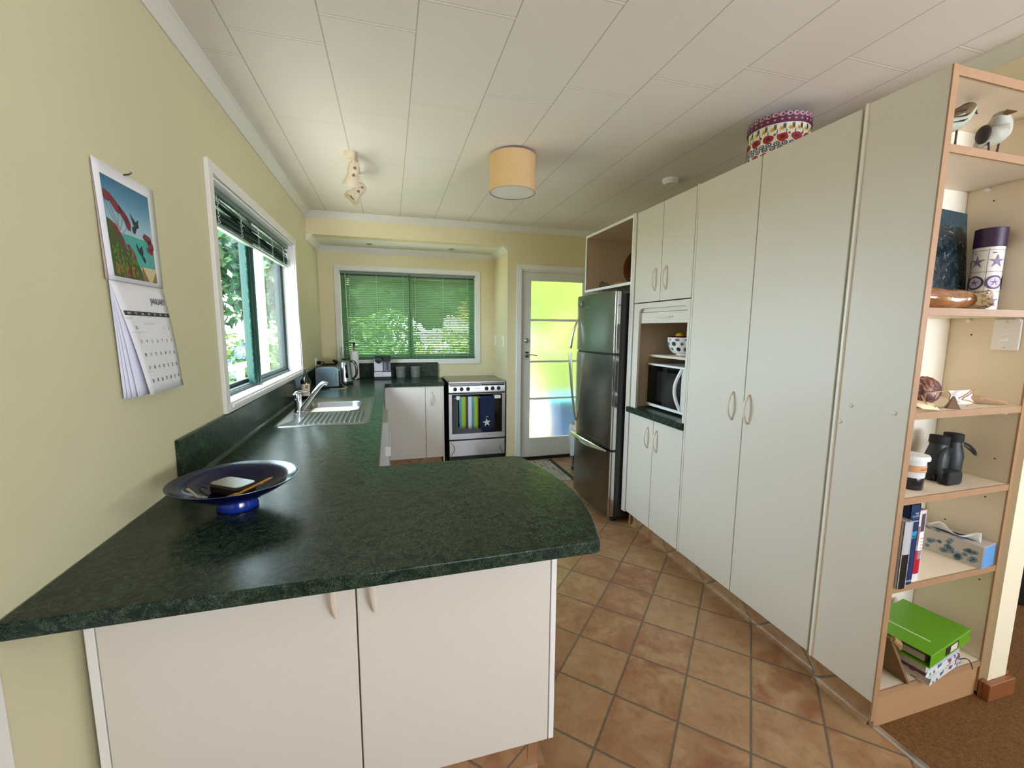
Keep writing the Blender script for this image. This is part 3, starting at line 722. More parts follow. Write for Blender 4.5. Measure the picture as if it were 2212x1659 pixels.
# refrigerator --------------------------------------------------------------
fz = thing('refrigerator', 'tall stainless steel three-door fridge with bowed fronts', 'refrigerator', (2.55, 3.02, 0))
FY0, FY1 = 2.700, 3.345
MB().box(2.285, 2.885, FY0+0.012, FY1-0.012, 0.035, 1.688).build('body', mat('#4c4c4d', 0.4, 0.6), fz, bev=0.004)
MB().box(2.245, 2.285, FY0+0.004, FY1-0.004, 0.050, 1.690).build('door_liner', mat('#2b2b2c', 0.5), fz)
def fdoor(z0, z1, name='door'):
    n = 18; pts = [(2.262, FY0)]+[(2.228-0.028*math.sin(PI*i/n)**0.7 if 0 < i < n else 2.228, FY0+(FY1-FY0)*i/n) for i in range(n+1)]+[(2.262, FY1)]
    return MB().prism(pts, 'z', z0, z1).build(name, M_FRIDGE, fz, bev=0.004, ang=50)
dA = fdoor(1.262, 1.700); dB = fdoor(0.560, 1.250); dC = fdoor(0.050, 0.548, 'freezer_drawer')
mb = MB()
for z0, z1 in ((1.262, 1.70), (0.56, 1.25), (0.05, 0.548)):
    mb.box(2.220, 2.232, FY0+0.002, FY0+0.012, z0+0.004, z1-0.004); mb.box(2.236, 2.262, FY0-0.002, FY0+0.003, z0+0.004, z1-0.004)
mb.each('door_edge_trim', mat('#d8dada', 0.12, 1.0), fz, bev=0.002)
def fhandle(par, z0, z1, thick_top):
    mb = MB(); n = 16; y = FY1-0.050; P = []; Rr = []
    for i in range(n+1):
        t = i/n; z = z0+(z1-z0)*t; q = t if not thick_top else 1-t
        P.append((2.215-0.052*math.sin(PI*min(1, (q*0.5+0.5)))**0.8*1.0 if q > 0.02 else 2.163, y+0.032*(1-q), z)); Rr.append(0.010*(1-0.55*q))
    mb.tube(P, Rr, 10, flat=1.5)
    return mb.build('handle', mat('#cfd1d2', 0.15, 1.0), par)
fhandle(dA, 1.275, 1.520, False); fhandle(dB, 0.66, 1.238, True)
mb = MB(); n = 16; P = []; Rr = []
for i in range(n+1):
    t = i/n; P.append((2.190-0.035*math.sin(PI*t), FY0+0.015+(FY1-FY0-0.03)*t, 0.556-0.020*math.sin(PI*t)*0)); Rr.append(0.008+0.016*math.sin(PI*t))
mb.tube(P, Rr, 12, flat=0.5).build('handle', mat('#d3d5d6', 0.15, 1.0), dC)
MB().lathe([(0.030, 0), (0.030, 0.004), (0.026, 0.007), (0.018, 0.006), (0.018, 0.009), (0, 0.010)], (2.200, 3.235, 1.635), 24, (-1, 0, 0)).build('badge', mat('#8f9192', 0.3, 1.0), dA)
MB().box(2.197, 2.199, 3.05, 3.16, 1.600, 1.603).build('badge_line', mat('#a9aba9', 0.3, 1.0), dA)
mb = MB()
for y in (FY0+0.05, FY1-0.05): mb.cyl((2.29, y, 0.0), (2.29, y, 0.036), 0.022, n=14)
mb.cyl((2.82, FY0+0.06, 0), (2.82, FY0+0.06, 0.036), 0.022, n=12).cyl((2.82, FY1-0.06, 0), (2.82, FY1-0.06, 0.036), 0.022, n=12)
mb.each('foot', M_RUBBER, fz)
mb = MB().box(2.225, 2.285, FY0+0.004, FY0+0.075, 1.690, 1.712); mb.build('hinge_cover', mat('#3a3b3c', 0.4), fz, bev=0.006)

# stove ----------------------------------------------------------------------
SX0, SX1, SYF = 1.270, 1.872, 4.362
sv = thing('stove', 'freestanding stainless steel electric stove with black oven window', 'stove', (1.57, 4.65, 0))
MB().box(SX0+0.004, SX1-0.004, SYF+0.03, 4.935, 0.04, 0.868).build('body', mat('#1b1b1c', 0.5), sv)
MB().box(SX0, SX1, SYF-0.004, 4.937, 0.868, 0.886).build('hob_frame', M_BRUSHED, sv, bev=0.003)
MB().box(SX0+0.018, SX1-0.018, SYF+0.028, 4.915, 0.885, 0.8885).build('glass_top', mat('#3a302a', 0.08, spec=0.6), sv)
cp = MB().prism([(SYF+0.03, 0.770), (SYF-0.004, 0.770), (SYF-0.004, 0.846), (SYF+0.004, 0.866), (SYF+0.03, 0.867)], 'x', SX0, SX1).build('control_panel', M_BRUSHED, sv, bev=0.002)
MB().box(SX0+0.012, SX0+0.335, SYF-0.0065, SYF-0.003, 0.838, 0.856).build('vent_strip', mat('#9fb3bd', 0.15, 0.9), cp)
MB().box(SX0+0.340, SX1-0.010, SYF-0.0065, SYF-0.003, 0.840, 0.856).build('vent_strip', mat('#15151a', 0.25), cp)
for x in (1.337, 1.404, 1.472, 1.669, 1.734, 1.800):
    k = MB().lathe([(0.021, 0), (0.021, 0.006), (0.019, 0.010), (0.017, 0.022), (0.014, 0.025), (0, 0.025)], (x, SYF-0.003, 0.809), 20, (0, -1, 0))
    k.box(x-0.003, x+0.003, SYF-0.034, SYF-0.024, 0.795, 0.823); k.build('knob', M_BLACK, sv, bev=0.001)
mb = MB()
for i in range(6): mb.box(1.535+i*0.0115, 1.543+i*0.0115, SYF-0.0055, SYF-0.003, 0.812, 0.820)
mb.build('maker_lettering', M_INK, cp)
od = slab_with_holes('y', SYF-0.004, SYF+0.024, SX0, SX1, 0.276, 0.758, [(1.303, 1.838, 0.335, 0.752)]).build('oven_door', M_BRUSHED, sv, bev=0.002)
MB().box(1.301, 1.840, SYF+0.0, SYF+0.010, 0.333, 0.754).build('oven_window', M_BLACKGLOSS, od)
MB().cyl((1.325, SYF-0.036, 0.722), (1.815, SYF-0.036, 0.722), 0.008, n=12).build('towel_rail', M_BRUSHED, od)
MB().box(1.346, 1.382, SYF-0.046, SYF+0.001, 0.704, 0.738).build('rail_bracket', M_WHITEGLOSS, od, bev=0.002)
MB().box(1.748, 1.812, SYF-0.046, SYF+0.001, 0.706, 0.738).build('rail_bracket', M_WHITEGLOSS, od, bev=0.002)
MB().box(SX0, SX1, SYF-0.004, SYF+0.026, 0.262, 0.275).build('shadow_gap', M_BLACK, sv)
dr = MB().box(SX0+0.002, SX1-0.002, SYF-0.002, SYF+0.024, 0.092, 0.260).build('drawer', M_BRUSHED, sv, bev=0.003)
for s, x in ((1, SX0+0.012), (-1, SX1-0.012)):
    MB().tube([(x, SYF-0.004, 0.250), (x+s*0.030, SYF-0.006, 0.215), (x+s*0.042, SYF-0.007, 0.176), (x+s*0.030, SYF-0.006, 0.135), (x, SYF-0.004, 0.102)], 0.004, 8).build('side_grip', M_CHROME, dr)
MB().box(SX0+0.006, SX1-0.006, SYF+0.02, 4.90, 0.0, 0.092).build('plinth', M_BLACK, sv)
MB().box(1.560, 1.585, SYF-0.0015, SYF+0.0, 0.376, 0.384).build('oven_mark', M_INKLT, od)
# towels over the rail
def hang(name, x0, x1, zb, wavy, mt, rounded=0.0, stripes=None):
    mb = MB(); n = 36; rows = []
    for side, (yy, zz) in enumerate([(SYF-0.026, zb+0.10), (SYF-0.026, 0.715)]): rows.append((yy, zz))
    path = [(SYF-0.026, zb+0.05), (SYF-0.026, 0.70), (SYF-0.027, 0.728), (SYF-0.036, 0.7325), (SYF-0.046, 0.728), (SYF-0.048, 0.70), (SYF-0.050, (0.7+zb)/2), (SYF-0.050, zb+0.04), (SYF-0.049, zb)]
    R = []
    for yy, zz in path:
        row = []
        for i in range(n+1):
            s = i/n; x = x0+(x1-x0)*s; k = max(0, min(1, (0.72-zz)/0.3)); z = zz
            if rounded and zz < 0.5: z = zz+rounded*(1-math.sqrt(max(0, 1-(2*s-1)**2)))*(1 if zz <= zb+0.001 else 0.6)
            row.append((x+(0.5-s)*0.0*k, yy+wavy*k*math.sin(s*19)*0.5, z))
        R.append(row)
    mb.surf(R)
    if stripes:
        m = len(stripes); mb.b.faces.ensure_lookup_table()
        for f in mb.b.faces:
            cx = f.calc_center_median().x; s = (cx-x0)/(x1-x0)
            for idx, (e, mi) in enumerate(stripes):
                if s <= e: f.material_index = mi; break
    return mb.build(name, mt, None, solid=0.004, ang=80)
tt = hang('tea_towel', 1.374, 1.580, 0.398, 0.010, [mat('#5d9a9c', 0.9), mat('#9bb43a', 0.9), mat('#4f4848', 0.9), mat('#d3cfe6', 0.9)], stripes=[(0.11, 0), (0.30, 1), (0.44, 2), (0.60, 3), (0.76, 0), (0.93, 1), (1.0, 2)])
tag(tt, 'striped teal, lime, grey and white tea towel on the oven rail', 'towel')
om = hang('oven_mitt', 1.590, 1.744, 0.350, 0.002, mat('#0d1c40', 0.85), rounded=0.06)
tag(om, 'navy blue padded oven cloth with white star on the oven rail', 'oven cloth')
mb = MB(); cx, cz = 1.660, 0.455
mb.poly([(cx+(0.046 if i % 2 == 0 else 0.019)*math.sin(i*PI/5-0.12), SYF-0.0545, cz+(0.046 if i % 2 == 0 else 0.019)*math.cos(i*PI/5-0.12)) for i in range(10)])
mb.box(1.650, 1.676, SYF-0.055, SYF-0.0535, 0.513, 0.519)
mb.build('star', mat('#d9d8cf', 0.8), om)
MB().box(1.592, 1.742, SYF-0.0542, SYF-0.0535, 0.5405, 0.5425).build('seam', mat('#26407a', 0.8), om)
# ------------------------------------------------------------------ ceiling fittings
M_SPOT = mat('#ddd0b4', 0.38)
sp = thing('ceiling_spotlight', 'cream two-headed spotlight bar fixed to the ceiling near the sink window', 'spotlight', (0.51, 3.0, H))
MB().lathe([(0.034, 0), (0.034, 0.010), (0.030, 0.028), (0.022, 0.032), (0.0, 0.033)], (0.505, 2.86, H), 24, (0, 0, -1)).build('ceiling_cup', M_SPOT, sp)
MB().box(0.507, 0.533, 2.84, 3.235, H-0.022, H-0.0005).build('bar', M_SPOT, sp, bev=0.006)
def spot(top, mouth, knuckle):
    top = Vector(top); mouth = Vector(mouth); ax = (mouth-top); L = ax.length
    h = MB().lathe([(0.0, 0.0), (0.020, 0.004), (0.031, 0.018), (0.034, 0.04), (0.034, 0.62*L), (0.037, 0.70*L), (0.050, 0.84*L), (0.054, L), (0.051, L), (0.047, 0.86*L), (0.030, 0.7*L), (0, 0.69*L)], top, 28, ax, caps=False)
    o = h.build('lamp_head', M_SPOT, sp, ang=60)
    MB().tube([knuckle, (Vector(knuckle)+top)/2+Vector((0, 0, -0.01)), top+ax*0.25], 0.009, 8).build('knuckle', M_SPOT, o)
    u = ax.normalized().cross(Vector((0, 1, 0))).normalized(); v = u.cross(ax.normalized()); side = (-v if v.y > 0 else v)
    mb = MB()
    for q in (0.27, 0.55):
        c = top+ax*q+side*0.0335+u*0.010; a = ax.normalized()
        mb.poly([c+side*0.0012+u*x+a*y for x, y in ((-0.009, 0.008), (0.009, 0.008), (0.010, -0.002), (0.0, -0.012), (-0.010, -0.002))])
    mb.each('vent_slot', mat('#80715a', 0.6), o)
    MB().ell(top+ax*0.74, 0.026, 0.026, 0.026, 14, 8).build('bulb', mat('#3b3831', 0.3), o)
spot((0.532, 2.905, 2.438), (0.500, 2.945, 2.300), (0.515, 2.87, 2.450))
spot((0.566, 3.205, 2.392), (0.478, 3.165, 2.282), (0.530, 3.21, 2.452))
dl = thing('ceiling_lamp', 'cream fabric drum lamp with white diffuser on the kitchen ceiling', 'lamp', (1.447, 2.618, 2.25))
sh = MB().lathe([(0.136, 0.0), (0.1385, 0.0), (0.1385, 0.205), (0.136, 0.205)], (1.447, 2.618, 2.252), 56, caps=False)
t = NT('drum_fabric'); f = t.noise(120, 4, vec=t.pos()); t.P(color=t.mix(f, '#cda873', '#dfc08e'), rough=0.85); M_DRUM = t.m
sh.build('lamp_shade', M_DRUM, dl, ang=50)
MB().cyl((1.447, 2.618, 2.2530), (1.447, 2.618, 2.2570), 0.1345, n=56).build('diffuser', mat('#f3eff0', 0.5), dl)
MB().lathe([(0.1348, 0), (0.1392, 0), (0.1392, 0.003), (0.1348, 0.003)], (1.447, 2.618, 2.2495), 56, caps=False).lathe([(0.1345, 0), (0.1395, 0), (0.1395, 0.004), (0.1345, 0.004)], (1.447, 2.618, 2.455), 56, caps=False).build('rim', mat('#b99a8a', 0.6), dl)
MB().cyl((1.447, 2.618, 2.44), (1.447, 2.618, H), 0.05, n=20).build('ceiling_plate', M_WHITE, dl)
sm = thing('smoke_alarm', 'round white smoke alarm on the ceiling above the tall cabinets', 'smoke alarm', (2.61, 2.70, H))
MB().lathe([(0.054, 0), (0.056, 0.006), (0.056, 0.016), (0.050, 0.020), (0.050, 0.026), (0.042, 0.034), (0, 0.036)], (2.61, 2.70, H), 32, (0, 0, -1)).build('case', M_WHITE, sm, ang=40)
MB().cyl((2.595, 2.69, H-0.036), (2.595, 2.69, H-0.038), 0.010, n=14).build('test_button', mat('#c9c9c6', 0.4), sm)
def down(x, y): 
    o = thing('recessed_downlight', '', 'downlight', (x, y, ZB), group=None)
    MB().lathe([(0.020, 0.004), (0.034, 0.004), (0.038, 0.0), (0.020, 0.0)], (x, y, ZB), 24, (0, 0, -1), caps=False).build('bezel', M_STEEL, o)
    MB().cyl((x, y, ZB-0.002), (x, y, ZB-0.0035), 0.021, n=20).build('lens', mat('#6d6a5d', 0.2), o)
    return o
down(0.532, 4.67)['label'] = 'recessed downlight in the window bay ceiling, the one nearer the left wall'
down(1.365, 4.69)['label'] = 'recessed downlight in the window bay ceiling, the one nearer the back door'

# ------------------------------------------------------------------ wall calendar
cal = thing('wall_calendar', 'paper wall calendar open at January hanging on the left cream wall', 'calendar', (0.0, 1.51, 1.23))
def up(u, v, e=0.0):   # upper sheet
    y = 1.362+0.294*u+(0.010*(1-u)-0.008*u)*v; return (0.006+0.006*v+e, y, 1.850-0.300*v)
rows = [[up(i/8, j/8) for i in range(9)] for j in range(9)]
MB().surf(rows).build('upper_sheet', M_PAPER, cal, solid=0.0008)
rows = [[(0.002+0.006*j/8, 1.366+0.290*i/8, 1.842-0.292*j/8) for i in range(9)] for j in range(9)]
MB().surf(rows).build('back_cover', mat('#b9a79c', 0.7), cal, solid=0.0008)
def lp(u, v, k=0.0, e=0.0):
    yl = 1.373+(0.010+0.058*k)*v; yr = 1.648+0.056*v; x = 0.010+0.034*k*v*(1-u)**1.0+0.010*v*u+e
    x += 0.004*math.sin(v*PI)*k
    return (x, yl+(yr-yl)*u, 1.549-0.318*v+0.004*(1-u)*v)
for k in (0.0, 0.14, 0.30, 0.52, 1.0):
    rows = [[lp(i/8, j/10, k, 0.0005*k) for i in range(9)] for j in range(11)]
    MB().surf(rows).build('page', M_PAPER if k == 1.0 else mat('#dfe0ec', 0.75), cal, solid=0.0005)
def mapped(fn, mb, name, mt, par):
    for v in mb.b.verts: v.co = Vector(fn(v.co.x, v.co.y, v.co.z))
    return mb.build(name, mt, par, normals=False)
mb = MB(); X, Y = (1, 0, 0), (0, 1, 0)
asp = 0.272/0.318
def tx(s, u, v, size, al='CENTER', bold=0.0, sx=1.0): mb.text(s, size, (u, -v, 0), (1/asp*sx, 0, 0), Y, al, bold)
class _T: pass
def txt(s, u, v, size, al='CENTER', bold=0.0, narrow=0.85):
    m0 = MB(); m0.text(s, size, (0, 0, 0), X, Y, al, bold)
    for f in m0.b.faces:
        mb.f([mb.v((u+q.co.x*narrow*0.318/0.272, v-q.co.y, 0)) for q in f.verts])
    m0.b.free()
txt('JANUARY', 0.955, 0.165, 0.082, 'RIGHT', 0.0012, 0.80)
mb.m(0)
days = [[(31, 0), (1, 5), (2, 6)]]+[[(3+7*r+c, c) for c in range(7)] for r in range(4)]
for r, row in enumerate(days):
    for n_, c in row: txt(str(n_), 0.165+0.120*c, 0.405+0.122*r, 0.044, 'CENTER', 0.0006, 0.8)
mb.m(1)
mb.poly([(0.03, 0.245, 0), (0.985, 0.245, 0), (0.985, 0.283, 0), (0.03, 0.283, 0)])
mb.m(2)
for c, d in enumerate(('MON', 'TUE', 'WED', 'THU', 'FRI', 'SAT', 'SUN')): txt(d, 0.115+0.130*c, 0.272, 0.022, 'CENTER', 0.0004)
for v in mb.b.verts:
    pass
mb.m(3)
for (u, v, wd) in ((0.88, 0.19, 0.08), (0.88, 0.20, 0.08), (0.90, 0.21, 0.06), (0.88, 0.22, 0.08), (0.03, 0.300, 0.13), (0.03, 0.312, 0.11), (0.34, 0.345, 0.26), (0.34, 0.356, 0.2), (0.03, 0.43, 0.28), (0.09, 0.79, 0.12), (0.30, 0.295, 0.04), (0.45, 0.295, 0.05), (0.16, 0.438, 0.04)):
    mb.quad((u, v, 0), (u+wd, v, 0), (u+wd, v+0.003, 0), (u, v+0.003, 0))
for f in mb.b.faces:
    if f.material_index == 2:
        for q in f.verts: q.co.z = 0.0003
mapped(lambda a, b, c: lp(a, b, 1.0, 0.0016+c), mb, 'lettering', [M_INK, mat('#3b3b40', 0.7), M_PAPER, mat('#b3b3b8', 0.7)], cal)
# the printed seascape
mb = MB()
t = NT('printed_sky'); z = t.sep(t.pos())[2]; g = t.math('DIVIDE', t.math('SUBTRACT', z, 1.665), 0.148)
t.P(color=t.ramp(g, [(0.0, '#bccdd3'), (0.35, '#8fb9c9'), (0.7, '#4b8eb0'), (1.0, '#246a8c')]), rough=0.35); M_PSKY = t.m
P_M = [M_PSKY, mat('#3fa49d', 0.4), mat('#cdbd91', 0.5), mat('#3f4d22', 0.5, var=0.35, vscale=120), mat('#7a1f33', 0.5, var=0.3, vscale=150), mat('#16222e', 0.5), mat('#9aa3a2', 0.5), mat('#6f8a35', 0.5), mat('#c4602c', 0.5), mat('#8a6a45', 0.5)]
def pp(mi, pts, lay): mb.m(mi); mb.poly([(a, b, lay*0.00025) for a, b in pts])
def blob(mi, cx, cyy, rx, ry, lay, n=14, jag=0.18, rot=0.0):
    pts = []
    for i in range(n):
        a = 2*PI*i/n; q = 1+jag*(random.random()-0.5)*2; x = rx*q*math.cos(a); y = ry*q*math.sin(a)
        pts.append((cx+x*math.cos(rot)-y*math.sin(rot), cyy+x*math.sin(rot)+y*math.cos(rot)))
    pp(mi, pts, lay)
random.seed(3)
pp(0, [(0, 0), (1, 0), (1, 1), (0, 1)], 0)
pp(1, [(0, 0.53), (1, 0.53), (1, 0.86), (0, 0.86)], 1)
pp(2, [(0.55, 0.86), (0.75, 0.84), (1, 0.84), (1, 1), (0.55, 1)], 2)
pp(9, [(0.60, 1), (0.66, 0.84), (0.80, 1)], 3); pp(9, [(0.88, 1), (1, 0.86), (1, 1)], 3)
pp(3, [(0, 0.42), (0.10, 0.44), (0.18, 0.50), (0.26, 0.60), (0.33, 0.68), (0.42, 0.72), (0.52, 0.78), (0.62, 0.88), (0.66, 1), (0, 1)], 4)
for a, b in (((0.02, 0.24), (0.22, 0.52)), ((0.10, 0.24), (0.24, 0.50)), ((0.36, 0.36), (0.24, 0.52)), ((0.42, 0.45), (0.26, 0.56)), ((0.30, 0.30), (0.20, 0.48)), ((0.93, 0.66), (0.88, 0.82)), ((0.86, 0.62), (0.90, 0.80))):
    dx, dy = b[0]-a[0], b[1]-a[1]; l = math.hypot(dx, dy); nx, ny = -dy/l*0.009, dx/l*0.006
    pp(6, [(a[0]-nx, a[1]-ny), (a[0]+nx, a[1]+ny), (b[0]+nx*1.5, b[1]+ny*1.5), (b[0]-nx*1.5, b[1]-ny*1.5)], 3)
for c in ((0.05, 0.20, 0.12, 0.05, 0.1), (0.22, 0.26, 0.13, 0.05, 0.5), (0.36, 0.33, 0.10, 0.045, 0.6), (0.43, 0.41, 0.08, 0.05, 1.0), (0.16, 0.50, 0.10, 0.03, 0.6), (0.28, 0.62, 0.10, 0.028, 1.0), (0.45, 0.72, 0.14, 0.035, 0.8), (0.86, 0.50, 0.10, 0.045, 0.2), (0.93, 0.57, 0.08, 0.05, 0.5), (0.90, 0.63, 0.09, 0.04, 0.1)):
    blob(4, c[0], c[1], c[2], c[3], 5, rot=c[4])
for i in range(70): blob(7, 0.04+0.5*random.random(), 0.66+0.32*random.random(), 0.012, 0.022, 6, 6, rot=random.uniform(-1, 1))
for i in range(26): blob(8, random.choice((0.1, 0.27, 0.42))+random.uniform(-0.035, 0.035), 0.87+0.1*random.random(), 0.012, 0.02, 7, 6)
pp(5, [(0.50, 0.28), (0.58, 0.34), (0.62, 0.36), (0.66, 0.33), (0.69, 0.325), (0.67, 0.36), (0.68, 0.41), (0.62, 0.43), (0.58, 0.49), (0.54, 0.49), (0.52, 0.43), (0.57, 0.41), (0.55, 0.37)], 5)
pp(5, [(0.58, 0.58), (0.60, 0.63), (0.63, 0.65), (0.70, 0.60), (0.72, 0.68), (0.70, 0.71), (0.76, 0.75), (0.75, 0.80), (0.70, 0.77), (0.67, 0.72), (0.61, 0.69), (0.57, 0.63)], 5)
mapped(lambda a, b, c: up(0.085+0.775*min(1, max(0, a)), 0.105+0.855*min(1, max(0, b)), 0.0012+c), mb, 'printed_picture', P_M, cal)
MB().tube([(0.0, 1.500, 1.846), (0.020, 1.500, 1.850), (0.024, 1.503, 1.856)], 0.0022, 8).build('hook', mat('#55504a', 0.4, 0.8), cal)
mb = MB().cyl((0.0465, 1.585, 1.2435), (0.0495, 1.585, 1.2435), 0.003, n=8)

# ------------------------------------------------------------------ on the benchtop
bw = thing('pedestal_bowl', 'wide dark blue glazed bowl on a bright blue foot', 'bowl', (0.252, 1.408, C))
MB().lathe([(0.050, 0.026), (0.080, 0.038), (0.125, 0.062), (0.168, 0.090), (0.170, 0.0925), (0.1665, 0.093), (0.124, 0.067), (0.080, 0.0435), (0.04, 0.033), (0, 0.031)], (0.252, 1.408, C), 64, caps=False).build('bowl', mat('#090e3c', 0.14, spec=0.3), bw, ang=70)
MB().lathe([(0.0, 0.0), (0.052, 0.0), (0.055, 0.005), (0.052, 0.018), (0.050, 0.030), (0, 0.029)], (0.252, 1.408, C), 48, caps=False).build('foot', mat('#12308f', 0.12, spec=0.6), bw, ang=70)
def boxy(c, sx, sy, sz, rz, name, mt, parent=None, bev=0.002, tilt=None, seg=2):
    mb = MB(); Mx = Matrix.Translation(Vector(c)) @ Matrix.Rotation(rz, 4, 'Z')
    if tilt: Mx = Mx @ Matrix.Rotation(tilt[0], 4, 'X') @ Matrix.Rotation(tilt[1], 4, 'Y')
    mb.T = Mx; mb.box(-sx/2, sx/2, -sy/2, sy/2, 0, sz); mb.T = None
    return mb.build(name, mt, parent, bev=bev, seg=seg)
def rslab(c, sx, sy, h, r, rz):
    mb = MB(); mb.T = Matrix.Translation(Vector(c)) @ Matrix.Rotation(rz, 4, 'Z')
    return mb.prism([(p[0], p[1]) for p in rrect(-sx/2, sx/2, -sy/2, sy/2, r, 0, 5)], 'z', 0, h)
gc = rslab((0.240, 1.418, C+0.046), 0.125, 0.072, 0.026, 0.020, -0.62).build('glasses_case', mat('#2b1a12', 0.5), None, bev=0.006, seg=3)
tag(gc, 'small brown case with a pale lid lying in the blue bowl', 'case')
rslab((0.240, 1.418, C+0.0715), 0.120, 0.067, 0.004, 0.018, -0.62).build('lid', mat('#8f8f82', 0.35, 0.3), gc, bev=0.0015)
def rod(name, a, b, r, mt, label, cat, tipm=None):
    o = MB().cyl(a, b, r, n=6).build(name, mt); tag(o, label, cat)
    if tipm: d = (Vector(b)-Vector(a)).normalized(); MB().cyl(b, Vector(b)+d*0.012, r, 0.0008, n=6).build('tip', tipm, o)
    return o
rod('pencil', (0.262, 1.350, C+0.055), (0.340, 1.405, C+0.080), 0.0038, mat('#d9a024', 0.45), 'yellow pencil leaning in the blue bowl beside the case', 'pencil', mat('#caa27a', 0.7))
rod('pen', (0.245, 1.352, C+0.053), (0.320, 1.388, C+0.071), 0.0036, mat('#8d8273', 0.4), 'grey pen lying beside the yellow pencil in the blue bowl', 'pen', mat('#c9c5bb', 0.3, 1.0))
tag(MB().tube([(0.140, 1.372, C+0.080), (0.158, 1.352, C+0.078), (0.176, 1.330, C+0.074), (0.186, 1.316, C+0.0735), (0.196, 1.308, C+0.075)], [0.004, 0.003, 0.0032, 0.003, 0.003], 8, flat=0.6).build('toothbrush_handle', mat('#b9b4a4', 0.5)), 'pale thin plastic stick resting on the left of the blue bowl', 'stick')
tag(MB().tube([(0.178, 1.395, C+0.070), (0.170, 1.385, C+0.080), (0.172, 1.370, C+0.074), (0.182, 1.362, C+0.068), (0.196, 1.352, C+0.063)], 0.0022, 8).build('cord_loop', M_BLACK), 'short black cord loop beside the case in the blue bowl', 'cord')

so = thing('soap_bottle', 'dark brown pump bottle with cream label behind the tap', 'bottle', (0.072, 3.565, C))
c_ = (0.072, 3.565, C)
MB().lathe([(0, 0), (0.034, 0.0), (0.037, 0.004), (0.037, 0.115), (0.034, 0.135), (0.022, 0.155), (0.014, 0.163), (0.013, 0.172), (0, 0.172)], c_, 32, caps=False).build('body', mat('#170c08', 0.07, spec=0.6), so, ang=60)
mb = MB(); rows = [[(c_[0]+0.0376*math.cos(a), c_[1]+0.0376*math.sin(a), z) for a in [-PI*0.86+0.12*i for i in range(19)]] for z in (C+0.02, C+0.112)]
mb.surf(rows).build('label', mat('#cfc0a3', 0.6), so)
mb = MB()
for i, (z, a0, a1, hh) in enumerate(((0.092, -1.45, -0.95, 0.010), (0.078, -1.5, -1.0, 0.010), (0.058, -1.6, -0.9, 0.003), (0.048, -1.6, -0.9, 0.003), (0.038, -1.6, -1.1, 0.003))):
    mb.surf([[(c_[0]+0.038*math.cos(a0+(a1-a0)*k/6), c_[1]+0.038*math.sin(a0+(a1-a0)*k/6), C+zz) for k in range(7)] for zz in (z, z+hh)])
mb.build('label_print', mat('#7c3a26', 0.6), so)
MB().cyl((c_[0], c_[1], C+0.171), (c_[0], c_[1], C+0.193), 0.016, n=20).cyl((c_[0], c_[1], C+0.193), (c_[0], c_[1], C+0.222), 0.005, n=10).tube([(c_[0]-0.008, c_[1], C+0.224), (c_[0]+0.02, c_[1]-0.003, C+0.225), (c_[0]+0.036, c_[1]-0.005, C+0.219)], 0.0055, 8, flat=0.8).build('pump', M_BLACK, so)

to = thing('toaster', 'blue-grey metal two-slice toaster in the corner of the benchtop', 'toaster', (0.155, 4.16, C))
M_TOAST = mat('#8fa3ac', 0.27, 1.0)
mb = MB(); pr_ = []
for i in range(9): a = PI*i/16; pr_.append((0.056+0.178+0.016*math.sin(a)-0.0+0.0, 0))
def rr2(x0, x1, z0, z1, r, rb, n=5):
    P = []
    for cx, cz, rr_, a0 in ((x1-r, z1-r, r, 0), (x0+r, z1-r, r, PI/2), (x0+rb, z0+rb, rb, PI), (x1-rb, z0+rb, rb, 1.5*PI)):
        for i in range(n+1): a = a0+PI/2*i/n; P.append((cx+rr_*math.cos(a), cz+rr_*math.sin(a)))
    return P
MB().prism(rr2(0.058, 0.252, C+0.014, C+0.192, 0.030, 0.010), 'y', 4.085, 4.245).build('shell', M_TOAST, to, bev=0.006, seg=3)
MB().box(0.075, 0.235, 4.110, 4.130, C+0.1905, C+0.1935).box(0.075, 0.235, 4.185, 4.205, C+0.1905, C+0.1935).each('bread_slot', M_BLACK, to)
MB().box(0.066, 0.244, 4.094, 4.236, C, C+0.016).build('base', M_BLACK, to, bev=0.004)
MB().box(0.252, 0.262, 4.130, 4.200, C+0.03, C+0.15).build('control_side', M_BLACK, to, bev=0.004)
MB().box(0.260, 0.286, 4.155, 4.178, C+0.105, C+0.120).build('lever', M_BLACK, to, bev=0.004)
MB().tube([(0.262, 4.20, C+0.03), (0.29, 4.17, C+0.004), (0.32, 4.10, C+0.003), (0.30, 4.04, C+0.003), (0.24, 4.03, C+0.003), (0.18, 4.05, C+0.003)], 0.0028, 7).build('power_cord', mat('#b9ad8c', 0.6), to)
ke = thing('kettle', 'brushed steel electric jug kettle behind the toaster', 'kettle', (0.262, 4.45, C))
k0 = (0.262, 4.45, C)
MB().lathe([(0.080, 0.022), (0.078, 0.03), (0.072, 0.12), (0.064, 0.205), (0.058, 0.220), (0.040, 0.228), (0, 0.230)], k0, 36, caps=False).build('jug', m_steel('kettle_metal', '#a9b4ba', 0.24), ke, ang=60)
MB().lathe([(0, 0), (0.082, 0), (0.084, 0.006), (0.080, 0.022), (0, 0.022)], k0, 36, caps=False).build('base', M_BLACK, ke)
MB().lathe([(0.012, 0.228), (0.014, 0.240), (0.010, 0.246), (0, 0.247)], k0, 16, caps=False).build('lid_knob', M_BLACK, ke)
MB().tube([(0.205, 4.43, C+0.205), (0.185, 4.425, C+0.222), (0.168, 4.42, C+0.226)], [0.020, 0.014, 0.009], 10, flat=1.2).build('spout', M_BLACK, ke)
